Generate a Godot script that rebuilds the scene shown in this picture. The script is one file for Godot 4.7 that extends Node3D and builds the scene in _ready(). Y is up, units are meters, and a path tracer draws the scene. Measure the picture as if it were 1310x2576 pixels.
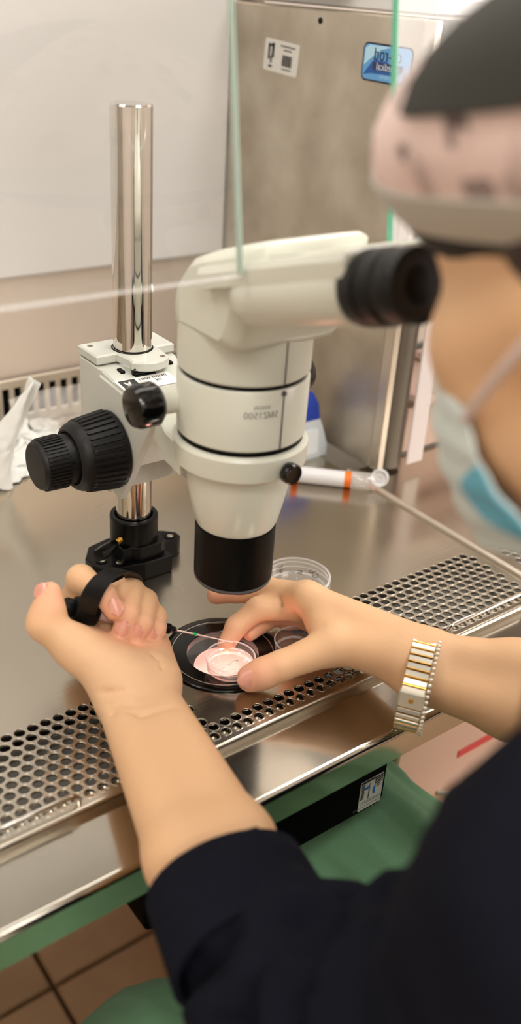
extends Node3D
# An embryologist at a laminar flow bench under a stereo microscope.
# y is up; the bench top lies at BY above the floor, x runs along the bench, +z points to the operator.

const BY := 0.76
const BENCH_FRONT := 0.1265
var M := {}


func _ready() -> void:
	_view()
	_light()
	_materials()
	_room()
	_cabinet()
	_trays()
	_microscope()
	_bench_things()
	_under_bench()
	_person()


func _view() -> void:
	var cam := Camera3D.new()
	cam.name = "camera"
	var attributes := CameraAttributesPhysical.new()
	attributes.frustum_focal_length = 22.24
	attributes.frustum_focus_distance = 0.675
	attributes.exposure_aperture = 2.7
	cam.attributes = attributes
	add_child(cam)
	cam.basis = Basis(Vector3(0.80270, 0.05931, 0.59342), Vector3(0.24874, 0.87107, -0.42352), Vector3(-0.54203, 0.48757, 0.68446))
	cam.position = Vector3(-0.31685, 1.17552, 0.43198)
	cam.near = 0.03
	cam.far = 30.0
	cam.projection = Camera3D.PROJECTION_FRUSTUM
	cam.size = 2.0 * 0.03 * 1288.0 / 2387.7
	cam.current = true


func _light() -> void:
	var we := WorldEnvironment.new()
	we.name = "environment"
	var e := Environment.new()
	e.background_mode = Environment.BG_COLOR
	e.background_color = Color(0.5, 0.49, 0.47)
	e.tonemap_mode = Environment.TONE_MAPPER_LINEAR
	e.tonemap_exposure = 0.90
	e.sdfgi_enabled = true
	e.ssao_enabled = true
	e.ssil_enabled = true
	we.environment = e
	add_child(we)
	# ceiling panels of the room
	for p in [Vector3(-0.9, 2.66, 1.2), Vector3(0.5, 2.66, 0.9), Vector3(0.6, 2.66, 2.2), Vector3(-0.9, 2.66, 2.3), Vector3(1.3, 2.66, -0.5)]:
		var t := thing("ceiling_light", "square white luminous ceiling panel of the room", "ceiling light", p, "ceiling panels of the room")
		var fr := SurfaceTool.new()
		fr.begin(Mesh.PRIMITIVE_TRIANGLES)
		for s in [-1.0, 1.0]:
			bx(fr, Vector3(0.315 * s, 0.0, 0), Vector3(0.03, 0.03, 0.66), 0.003)
			bx(fr, Vector3(0, 0.0, 0.315 * s), Vector3(0.60, 0.03, 0.03), 0.003)
		part("frame", fr, plain(Color(0.9, 0.9, 0.9), 0.5), t)
		var df := SurfaceTool.new()
		df.begin(Mesh.PRIMITIVE_TRIANGLES)
		bx(df, Vector3(0, 0.004, 0), Vector3(0.60, 0.01, 0.60), 0.002)
		part("lit_diffuser", df, glow(Color(1.0, 0.98, 0.95), 5.0), t)
		area("ceiling_glow", p + Vector3(0, -0.02, 0), Vector3(-PI / 2, 0, 0), Vector2(0.58, 0.58), Color(1.0, 0.985, 0.965), 1.62)
	# the lamp inside the hood of the bench
	var h := thing("hood_lamp", "long fluorescent lamp under the hood of the flow bench", "lamp", Vector3(-0.05, BY + 0.70, -0.17))
	var tb := st_new()
	for dz in [-0.05, 0.05]:
		tube(tb, [Vector3(-0.75, -0.02, dz), Vector3(0.31, -0.02, dz)], 0.013, 12)
	part("lit_tube", tb, glow(Color(1.0, 0.98, 0.95), 6.0), h)
	var hb := st_new()
	bx(hb, Vector3(-0.22, 0.02, 0), Vector3(1.1, 0.03, 0.20), 0.004)
	part("lamp_housing", hb, plain(Color(0.88, 0.87, 0.85), 0.4), h)
	area("hood_glow", Vector3(-0.25, BY + 0.655, -0.17), Vector3(-PI / 2, 0, 0), Vector2(1.05, 0.16), Color(1.0, 0.985, 0.965), 0.085)
	# the warm lamp of the stage below the glass disc
	var s := SpotLight3D.new()
	s.name = "stage_glow"
	s.position = Vector3(-0.002, BY - 0.019, 0.006)
	s.rotation = Vector3(PI / 2 + 0.25, 0, 0)
	s.light_color = Color(1.0, 0.66, 0.56)
	s.light_energy = 0.012
	s.light_size = 0.012
	s.spot_angle = 50.0
	s.spot_range = 4.0
	s.spot_attenuation = 2.0
	s.shadow_enabled = true
	add_child(s)


# ---------------------------------------------------------------- helpers

func area(called: String, at: Vector3, turn: Vector3, size: Vector2, c: Color, energy: float) -> void:
	var l := AreaLight3D.new()
	l.name = called
	l.position = at
	l.rotation = turn
	l.area_size = size
	l.light_color = c
	l.light_energy = energy
	l.area_range = 12.0
	l.area_attenuation = 2.0
	l.shadow_enabled = true
	add_child(l, true)


func V(x: float, h: float, z: float) -> Vector3:
	return Vector3(x, BY + h, z)


func st_new() -> SurfaceTool:
	var st := SurfaceTool.new()
	st.begin(Mesh.PRIMITIVE_TRIANGLES)
	st.set_smooth_group(-1)
	return st


var names := {}


func numbered(called: String) -> String:
	if not names.has(called):
		names[called] = 0
		return called
	names[called] += 1
	return "%s_%03d" % [called, names[called]]


func thing(called: String, label: String, category: String, at := Vector3.ZERO, group := "") -> Node3D:
	var o := Node3D.new()
	o.name = numbered(called)
	o.position = at
	add_child(o, true)
	tag(o, label, category, group)
	return o


func tag(o: Node, label: String, category: String, group := "") -> void:
	o.set_meta("label", label)
	o.set_meta("category", category)
	if group != "":
		o.set_meta("group", group)


func part(called: String, st: SurfaceTool, m: Material, parent: Node3D, at := Vector3.ZERO) -> MeshInstance3D:
	st.index()
	st.generate_normals()
	return put(called, st.commit(), m, parent, at)


func put(called: String, mesh: Mesh, m: Material, parent: Node3D, at := Vector3.ZERO) -> MeshInstance3D:
	var o := MeshInstance3D.new()
	o.mesh = mesh
	o.material_override = m
	o.position = at
	o.cast_shadow = GeometryInstance3D.SHADOW_CASTING_SETTING_ON
	# numbered among the siblings
	var n := 0
	for c in parent.get_children():
		if String(c.name) == called or String(c.name).begins_with(called + "_0"):
			n += 1
	o.name = called if n == 0 else "%s_%03d" % [called, n]
	parent.add_child(o, true)
	return o


func struct(called: String, st: SurfaceTool, m: Material) -> MeshInstance3D:
	var o := part(called, st, m, self)
	o.set_meta("kind", "structure")
	return o


func plain(c: Color, rough := 0.6, metal := 0.0) -> StandardMaterial3D:
	var m := StandardMaterial3D.new()
	m.albedo_color = c
	m.roughness = rough
	m.metallic = metal
	return m


func glow(c: Color, energy: float) -> StandardMaterial3D:
	var m := plain(Color(0.9, 0.9, 0.88), 0.5)
	m.emission_enabled = true
	m.emission = c
	m.emission_energy_multiplier = energy
	return m


func quad(st: SurfaceTool, a: Vector3, b: Vector3, c: Vector3, d: Vector3) -> void:
	# counter-clockwise as seen from outside
	tri(st, a, b, c)
	tri(st, a, c, d)


func tri(st: SurfaceTool, a: Vector3, b: Vector3, c: Vector3) -> void:
	st.add_vertex(a)
	st.add_vertex(c)
	st.add_vertex(b)


# a box with chamfered edges
func bx(st: SurfaceTool, c: Vector3, size: Vector3, bevel := 0.002, xf := Transform3D.IDENTITY) -> void:
	st.set_smooth_group(-1)
	var h := size / 2.0
	var b: float = minf(bevel, minf(h.x, minf(h.y, h.z)) * 0.9)
	var P := func(sx: float, sy: float, sz: float, ax: int) -> Vector3:
		var v := Vector3(sx * h.x, sy * h.y, sz * h.z)
		for k in 3:
			if k != ax:
				v[k] -= signf(v[k]) * b
		return xf * (c + v)
	for ax in 3:
		var u := (ax + 1) % 3
		var w := (ax + 2) % 3
		for s in [-1.0, 1.0]:
			var q := []
			for e in [[-1.0, -1.0], [1.0, -1.0], [1.0, 1.0], [-1.0, 1.0]]:
				var k := [0.0, 0.0, 0.0]
				k[ax] = s
				k[u] = e[0]
				k[w] = e[1]
				q.append(P.call(k[0], k[1], k[2], ax))
			if s > 0:
				quad(st, q[0], q[1], q[2], q[3])
			else:
				quad(st, q[3], q[2], q[1], q[0])
	if b <= 0.0:
		return
	for ax in 3:  # edges along ax
		var u := (ax + 1) % 3
		var w := (ax + 2) % 3
		for su in [-1.0, 1.0]:
			for sw in [-1.0, 1.0]:
				var k0 := [0.0, 0.0, 0.0]
				k0[u] = su
				k0[w] = sw
				k0[ax] = -1.0
				var k1 := k0.duplicate()
				k1[ax] = 1.0
				var a: Vector3 = P.call(k0[0], k0[1], k0[2], u)
				var b2: Vector3 = P.call(k0[0], k0[1], k0[2], w)
				var c2: Vector3 = P.call(k1[0], k1[1], k1[2], w)
				var d2: Vector3 = P.call(k1[0], k1[1], k1[2], u)
				if su * sw > 0:
					quad(st, a, b2, c2, d2)
				else:
					quad(st, d2, c2, b2, a)
	for sx in [-1.0, 1.0]:
		for sy in [-1.0, 1.0]:
			for sz in [-1.0, 1.0]:
				var a: Vector3 = P.call(sx, sy, sz, 0)
				var b3: Vector3 = P.call(sx, sy, sz, 1)
				var c3: Vector3 = P.call(sx, sy, sz, 2)
				if sx * sy * sz > 0:
					tri(st, a, b3, c3)
				else:
					tri(st, c3, b3, a)


# a turned shape: prof is (radius, height) going up the outside; the axis is y of xf
func lathe(st: SurfaceTool, prof: Array, xf := Transform3D.IDENTITY, seg := 64, sweep := TAU) -> void:
	var n := prof.size()
	var g := 1
	var groups := []
	for j in n - 1:
		if j > 0:
			var a: Vector2 = prof[j] - prof[j - 1]
			var b: Vector2 = prof[j + 1] - prof[j]
			if absf(a.angle_to(b)) > 0.6:
				g += 1
		groups.append(g)
	for j in n - 1:
		st.set_smooth_group(groups[j])
		for i in seg:
			var t0 := sweep * i / seg
			var t1 := sweep * ((i + 1) % seg if is_equal_approx(sweep, TAU) else i + 1) / seg
			var p0: Vector2 = prof[j]
			var p1: Vector2 = prof[j + 1]
			var a := xf * Vector3(p0.x * cos(t0), p0.y, -p0.x * sin(t0))
			var b := xf * Vector3(p0.x * cos(t1), p0.y, -p0.x * sin(t1))
			var c := xf * Vector3(p1.x * cos(t1), p1.y, -p1.x * sin(t1))
			var d := xf * Vector3(p1.x * cos(t0), p1.y, -p1.x * sin(t0))
			if p0.x > 1e-6:
				tri(st, a, b, c)
			if p1.x > 1e-6:
				tri(st, a, c, d)
	st.set_smooth_group(-1)


# frame whose y axis runs along dir
func along(at: Vector3, dir: Vector3) -> Transform3D:
	var y := dir.normalized()
	var x := y.cross(Vector3(0, 0, 1) if absf(y.z) < 0.9 else Vector3(1, 0, 0)).normalized()
	return Transform3D(Basis(x, y, x.cross(y)), at)


# an extruded outline (counter-clockwise in x, y of xf) from z0 to z1 with chamfered rims
func prism(st: SurfaceTool, poly: PackedVector2Array, z0: float, z1: float, xf := Transform3D.IDENTITY, bevel := 0.0, smooth := 0.6) -> void:
	if Geometry2D.is_polygon_clockwise(poly):
		poly.reverse()
	var n := poly.size()
	var inner := PackedVector2Array()
	for i in n:
		var a := (poly[i] - poly[(i + n - 1) % n]).normalized()
		var b := (poly[(i + 1) % n] - poly[i]).normalized()
		var na := Vector2(-a.y, a.x)
		var nb := Vector2(-b.y, b.x)
		var m := (na + nb)
		m = m / maxf(0.35, m.length_squared() / 2.0) if m.length() > 0.01 else na
		inner.append(poly[i] + m * bevel)
	var idx := Geometry2D.triangulate_polygon(inner)
	var L := func(p: Vector2, z: float) -> Vector3: return xf * Vector3(p.x, p.y, z)
	st.set_smooth_group(-1)
	for k in range(0, idx.size(), 3):
		var a: Vector2 = inner[idx[k]]
		var b: Vector2 = inner[idx[k + 1]]
		var c: Vector2 = inner[idx[k + 2]]
		if (b - a).cross(c - a) < 0:
			var t := b
			b = c
			c = t
		tri(st, L.call(a, z1), L.call(b, z1), L.call(c, z1))
		tri(st, L.call(a, z0), L.call(c, z0), L.call(b, z0))
	var g := 1
	for i in n:
		var p := poly[i]
		var q := poly[(i + 1) % n]
		if i > 0 and absf((p - poly[i - 1]).angle_to(q - p)) > smooth:
			g += 1
		st.set_smooth_group(g)
		quad(st, L.call(p, z0 + bevel), L.call(q, z0 + bevel), L.call(q, z1 - bevel), L.call(p, z1 - bevel))
		if bevel > 0.0:
			st.set_smooth_group(-1)
			quad(st, L.call(p, z1 - bevel), L.call(q, z1 - bevel), L.call(inner[(i + 1) % n], z1), L.call(inner[i], z1))
			quad(st, L.call(inner[i], z0), L.call(inner[(i + 1) % n], z0), L.call(q, z0 + bevel), L.call(p, z0 + bevel))
	st.set_smooth_group(-1)


func rrect(w: float, h: float, r: float, k := 5, c := Vector2.ZERO) -> PackedVector2Array:
	var out := PackedVector2Array()
	for q in [[1, 1, 0.0], [-1, 1, PI / 2], [-1, -1, PI], [1, -1, PI * 1.5]]:
		for i in k + 1:
			var t: float = q[2] + PI / 2 * i / k
			out.append(c + Vector2(q[0] * (w / 2 - r) + r * cos(t), q[1] * (h / 2 - r) + r * sin(t)))
	return out


# a round bar through points
func tube(st: SurfaceTool, pts: Array, r: float, seg := 10, caps := true, r_end := -1.0) -> void:
	var rings := []
	var up := Vector3(0.123, 0.987, 0.1)
	for i in pts.size():
		var a: Vector3 = pts[maxi(i - 1, 0)]
		var b: Vector3 = pts[mini(i + 1, pts.size() - 1)]
		var d := (b - a).normalized()
		if absf(d.dot(up)) > 0.95:
			up = Vector3(0.9, 0.1, 0.42)
		var x := up.cross(d).normalized()
		var y := d.cross(x)
		up = y
		var rr := r if r_end < 0.0 else lerpf(r, r_end, float(i) / (pts.size() - 1))
		var ring := []
		for k in seg:
			var t := TAU * k / seg
			ring.append(Vector3(pts[i]) + (x * cos(t) + y * sin(t)) * rr)
		rings.append(ring)
	loft(st, rings, caps)


func loft(st: SurfaceTool, rings: Array, caps := true, closed := true, group := 1) -> void:
	var seg: int = rings[0].size()
	st.set_smooth_group(group)
	for i in rings.size() - 1:
		for k in (seg if closed else seg - 1):
			var k2 := (k + 1) % seg
			quad(st, rings[i][k], rings[i][k2], rings[i + 1][k2], rings[i + 1][k])
	if caps and closed:
		st.set_smooth_group(-1)
		for e in [0, rings.size() - 1]:
			var c := Vector3.ZERO
			for p in rings[e]:
				c += p / seg
			for k in seg:
				if e == 0:
					tri(st, c, rings[e][(k + 1) % seg], rings[e][k])
				else:
					tri(st, c, rings[e][k], rings[e][(k + 1) % seg])
	st.set_smooth_group(-1)


# a ball squashed by xf
func ball(st: SurfaceTool, xf: Transform3D, rings := 10, seg := 16, from := -1.0) -> void:
	var prof := []
	var a0 := asin(from)
	for j in rings + 1:
		var a := lerpf(a0, PI / 2, float(j) / rings)
		prof.append(Vector2(maxf(cos(a), 0.0) if j < rings and (j > 0 or from > -1.0) else 0.0, sin(a)))
	var save := prof
	var n := save.size()
	st.set_smooth_group(1)
	for j in n - 1:
		for i in seg:
			var t0 := TAU * i / seg
			var t1 := TAU * ((i + 1) % seg) / seg
			var p0: Vector2 = save[j]
			var p1: Vector2 = save[j + 1]
			var a := xf * Vector3(p0.x * cos(t0), p0.y, -p0.x * sin(t0))
			var b := xf * Vector3(p0.x * cos(t1), p0.y, -p0.x * sin(t1))
			var c := xf * Vector3(p1.x * cos(t1), p1.y, -p1.x * sin(t1))
			var d := xf * Vector3(p1.x * cos(t0), p1.y, -p1.x * sin(t0))
			if p0.x > 1e-6:
				tri(st, a, b, c)
			if p1.x > 1e-6:
				tri(st, a, c, d)
	st.set_smooth_group(-1)


# a thin sheet given as a grid of points, with thickness
func sheet(st: SurfaceTool, grid: Array, thick: float) -> void:
	var nu := grid.size()
	var nv: int = grid[0].size()
	var nor := []
	for i in nu:
		var row := []
		for j in nv:
			var du: Vector3 = grid[mini(i + 1, nu - 1)][j] - grid[maxi(i - 1, 0)][j]
			var dv: Vector3 = grid[i][mini(j + 1, nv - 1)] - grid[i][maxi(j - 1, 0)]
			row.append(du.cross(dv).normalized())
		nor.append(row)
	var T := func(i: int, j: int) -> Vector3: return grid[i][j] + nor[i][j] * thick / 2
	var U := func(i: int, j: int) -> Vector3: return grid[i][j] - nor[i][j] * thick / 2
	for i in nu - 1:
		for j in nv - 1:
			st.set_smooth_group(1)
			quad(st, T.call(i, j), T.call(i + 1, j), T.call(i + 1, j + 1), T.call(i, j + 1))
			st.set_smooth_group(2)
			quad(st, U.call(i, j), U.call(i, j + 1), U.call(i + 1, j + 1), U.call(i + 1, j))
	st.set_smooth_group(3)
	for i in nu - 1:
		quad(st, U.call(i, 0), U.call(i + 1, 0), T.call(i + 1, 0), T.call(i, 0))
		quad(st, T.call(i, nv - 1), T.call(i + 1, nv - 1), U.call(i + 1, nv - 1), U.call(i, nv - 1))
	for j in nv - 1:
		quad(st, T.call(0, j), T.call(0, j + 1), U.call(0, j + 1), U.call(0, j))
		quad(st, U.call(nu - 1, j), U.call(nu - 1, j + 1), T.call(nu - 1, j + 1), T.call(nu - 1, j))
	st.set_smooth_group(-1)


# raised lettering; mirrored because the photograph is
func lettering(text: String, height: float, m: Material, parent: Node3D, xf: Transform3D, mirrored := true, bend := 0.0) -> MeshInstance3D:
	var t := TextMesh.new()
	var f := SystemFont.new()
	f.font_names = PackedStringArray(["Droid Sans"])
	t.font = f
	t.font_size = 32
	t.pixel_size = height / 24.0
	t.depth = height * 0.02
	t.text = text
	var arrays := t.surface_get_arrays(0)
	var v: PackedVector3Array = arrays[Mesh.ARRAY_VERTEX]
	var idx: PackedInt32Array = arrays[Mesh.ARRAY_INDEX]
	var st := st_new()
	for k in range(0, idx.size(), 3):
		var q := []
		for e in 3:
			var p := v[idx[k + e]]
			if mirrored:
				p.x = -p.x
			if bend > 0.0:
				var a := p.x / bend
				p = Vector3(sin(a) * (bend + p.z), p.y, cos(a) * (bend + p.z) - bend)
			q.append(xf * p)
		if mirrored:
			st.add_vertex(q[0]); st.add_vertex(q[2]); st.add_vertex(q[1])
		else:
			st.add_vertex(q[0]); st.add_vertex(q[1]); st.add_vertex(q[2])
	var o := part("lettering", st, m, parent)
	return o


# ---------------------------------------------------------------- surfaces

func noise_tex(freq: float, lo: Color, hi: Color, size := 512, octaves := 4, sd := 1, normal := false) -> NoiseTexture2D:
	var n := FastNoiseLite.new()
	n.seed = sd
	n.frequency = freq
	n.fractal_octaves = octaves
	var t := NoiseTexture2D.new()
	t.width = size
	t.height = size
	t.seamless = true
	t.noise = n
	if normal:
		t.as_normal_map = true
		t.bump_strength = 2.0
	else:
		var g := Gradient.new()
		g.set_color(0, lo)
		g.set_color(1, hi)
		t.color_ramp = g
	return t


func _materials() -> void:
	# brushed stainless steel: grain runs along x
	var grain := Image.create(512, 512, false, Image.FORMAT_RGB8)
	var rng := RandomNumberGenerator.new()
	rng.seed = 7
	for y in 512:
		var v := rng.randf_range(0.35, 0.65)
		for x in 512:
			var w := clampf(v + rng.randf_range(-0.06, 0.06), 0.0, 1.0)
			grain.set_pixel(x, y, Color(w, w, w))
	var bump: Image = grain.duplicate()
	bump.convert(Image.FORMAT_RGBA8)
	bump.bump_map_to_normal_map(1.0)
	var grain_n := ImageTexture.create_from_image(bump)
	var smear := noise_tex(0.006, Color(0.55, 0.55, 0.55), Color(0.95, 0.95, 0.95), 512, 4, 3)
	for it in [["steel", Color(0.765, 0.735, 0.68), 0.30, 0.05, 2.2], ["steel_worn", Color(0.77, 0.74, 0.69), 0.40, 0.12, 2.2], ["polished", Color(0.74, 0.72, 0.675), 0.19, 0.02, 3.0]]:
		var m := plain(it[1], it[2], 1.0)
		m.roughness_texture = smear
		m.normal_enabled = true
		m.normal_texture = grain_n
		m.normal_scale = it[3]
		m.uv1_triplanar = true
		m.uv1_world_triplanar = true
		m.uv1_scale = Vector3.ONE * it[4]
		M[it[0]] = m
	M.wall_steel = plain(Color(0.82, 0.785, 0.72), 0.42, 0.75)
	M.wall_steel.albedo_texture = noise_tex(0.012, Color(0.84, 0.82, 0.80), Color(1, 1, 1), 512, 5, 9)
	M.wall_steel.uv1_triplanar = true
	M.wall_steel.uv1_scale = Vector3.ONE * 2.0
	M.mirror = plain(Color(0.84, 0.82, 0.79), 0.07, 1.0)
	M.satin = plain(Color(0.82, 0.78, 0.72), 0.32, 0.85)
	M.enamel = plain(Color(0.835, 0.84, 0.785), 0.32)
	M.enamel.clearcoat_enabled = true
	M.enamel.clearcoat = 0.25
	M.enamel.clearcoat_roughness = 0.25
	M.enamel_cool = plain(Color(0.77, 0.775, 0.74), 0.38)
	M.white_panel = plain(Color(0.80, 0.795, 0.79), 0.45)
	M.black = plain(Color(0.035, 0.034, 0.033), 0.42)
	M.black.metallic_specular = 0.25
	M.black_rubber = plain(Color(0.05, 0.049, 0.046), 0.46)
	M.black_rubber.metallic_specular = 0.4
	M.black_gloss = plain(Color(0.025, 0.025, 0.026), 0.16)
	M.black_metal = plain(Color(0.05, 0.048, 0.047), 0.33, 0.5)
	M.black_metal.metallic_specular = 0.4
	M.print_grey = plain(Color(0.33, 0.33, 0.33), 0.6)
	M.print_black = plain(Color(0.05, 0.05, 0.05), 0.6)
	M.print_pale = plain(Color(0.52, 0.52, 0.50), 0.6)
	M.paper = plain(Color(0.88, 0.87, 0.85), 0.7)
	M.ceiling = plain(Color(0.88, 0.86, 0.83), 0.8)
	M.room_wall = plain(Color(0.87, 0.835, 0.80), 0.75)
	M.dark_tray = plain(Color(0.50, 0.49, 0.46), 0.5, 0.3)
	M.brass = plain(Color(0.72, 0.55, 0.25), 0.3, 1.0)
	M.gold = plain(Color(0.86, 0.66, 0.30), 0.18, 1.0)
	M.silver = plain(Color(0.92, 0.91, 0.86), 0.30, 0.8)
	M.orange = plain(Color(0.96, 0.47, 0.09), 0.45)
	M.glass = plain(Color(0.97, 1.0, 0.985, 0.05), 0.0)
	M.glass.transparency = BaseMaterial3D.TRANSPARENCY_ALPHA
	M.glass_edge = plain(Color(0.42, 0.72, 0.60), 0.15)
	M.glass_edge_pale = plain(Color(0.66, 0.74, 0.69), 0.15)
	M.clear = plain(Color(0.98, 0.98, 0.98, 0.06), 0.02)
	M.clear.transparency = BaseMaterial3D.TRANSPARENCY_ALPHA
	M.clear_rim = plain(Color(0.97, 0.97, 0.97, 0.25), 0.05)
	M.clear_rim.transparency = BaseMaterial3D.TRANSPARENCY_ALPHA
	M.pink_laminate = plain(Color(0.88, 0.74, 0.67), 0.5)
	M.green = plain(Color(0.47, 0.67, 0.51), 0.85)
	M.green.rim_enabled = true
	M.green.rim = 0.25
	var weave := noise_tex(0.35, Color(0.80, 0.80, 0.80), Color(1, 1, 1), 256, 2, 5)
	M.green.albedo_texture = weave
	M.green.uv1_triplanar = true
	M.green.uv1_scale = Vector3.ONE * 14.0
	M.navy = plain(Color(0.095, 0.105, 0.145), 0.95)
	M.navy.metallic_specular = 0.2
	M.navy.albedo_texture = weave
	M.navy.uv1_triplanar = true
	M.navy.uv1_scale = Vector3.ONE * 14.0


# ---------------------------------------------------------------- the room

func _room() -> void:
	var st := st_new()
	bx(st, Vector3(0.3, -0.07, 0.9), Vector3(5.0, 0.10, 5.0), 0.0)
	var fl := struct("floor", st, plain(Color(0.40, 0.34, 0.28), 0.9))
	var tones := []
	for c in [Color(0.60, 0.48, 0.345), Color(0.58, 0.465, 0.33), Color(0.62, 0.495, 0.36)]:
		var m := plain(c, 0.5)
		m.albedo_texture = noise_tex(0.02, Color(0.93, 0.92, 0.91), Color(1, 1, 1), 256, 4, tones.size() + 20)
		m.uv1_triplanar = true
		m.uv1_scale = Vector3.ONE * 3.0
		tones.append(m)
	var tile := st_new()
	bx(tile, Vector3.ZERO, Vector3(0.324, 0.020, 0.324), 0.002)
	tile.index()
	tile.generate_normals()
	var mesh := tile.commit()
	var rng := RandomNumberGenerator.new()
	rng.seed = 3
	for i in range(-5, 6):
		for j in range(-3, 5):
			put("tile", mesh, tones[rng.randi() % 3], fl, Vector3(-0.0118 + 0.165 + 0.33 * i, -0.010, -0.3245 + 0.165 + 0.33 * j))
	var sides := {
		"wall_back": [Vector3(0.3, 1.35, -1.15), Vector3(5.0, 2.9, 0.10)],
		"wall_left": [Vector3(-1.9, 1.35, 0.9), Vector3(0.10, 2.9, 4.3)],
		"wall_front": [Vector3(0.3, 1.35, 3.0), Vector3(5.0, 2.9, 0.10)],
	}
	for k in sides:
		var w := st_new()
		bx(w, sides[k][0], sides[k][1], 0.0)
		struct(k, w, M.room_wall)
	# the right wall with a window of frosted glass
	var wr := st_new()
	var wz := [1.30, 2.20]
	var wy := [0.95, 2.00]
	bx(wr, Vector3(2.05, 1.35, (-1.25 + wz[0]) / 2), Vector3(0.10, 2.9, wz[0] + 1.25), 0.0)
	bx(wr, Vector3(2.05, 1.35, (3.05 + wz[1]) / 2), Vector3(0.10, 2.9, 3.05 - wz[1]), 0.0)
	bx(wr, Vector3(2.05, (wy[0] - 0.1) / 2, 1.75), Vector3(0.10, wy[0] + 0.1, 0.9), 0.0)
	bx(wr, Vector3(2.05, (wy[1] + 2.8) / 2, 1.75), Vector3(0.10, 2.8 - wy[1], 0.9), 0.0)
	struct("wall_right", wr, M.room_wall)
	var wn := Node3D.new()
	wn.name = "window_1"
	wn.set_meta("kind", "structure")
	add_child(wn)
	var ws := st_new()
	for y in wy:
		bx(ws, Vector3(2.04, y, 1.75), Vector3(0.09, 0.05, 0.95), 0.004)
	for z in wz:
		bx(ws, Vector3(2.04, 1.475, z), Vector3(0.09, 1.05, 0.05), 0.004)
	part("window_frame", ws, M.white_panel, wn)
	ws = st_new()
	bx(ws, Vector3(2.06, 1.475, 1.75), Vector3(0.01, 1.02, 0.87), 0.001)
	part("frosted_window_pane", ws, glow(Color(1.0, 0.97, 0.96), 3.0), wn)
	area("window_glow", Vector3(2.04, 1.475, 1.75), Vector3(0, PI / 2, 0), Vector2(0.85, 1.0), Color(1.0, 0.97, 0.96), 1.6)
	var c := st_new()
	bx(c, Vector3(0.3, 2.75, 0.9), Vector3(5.0, 0.12, 5.0), 0.0)
	struct("ceiling", c, M.ceiling)


# ---------------------------------------------------------------- the flow bench

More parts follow.
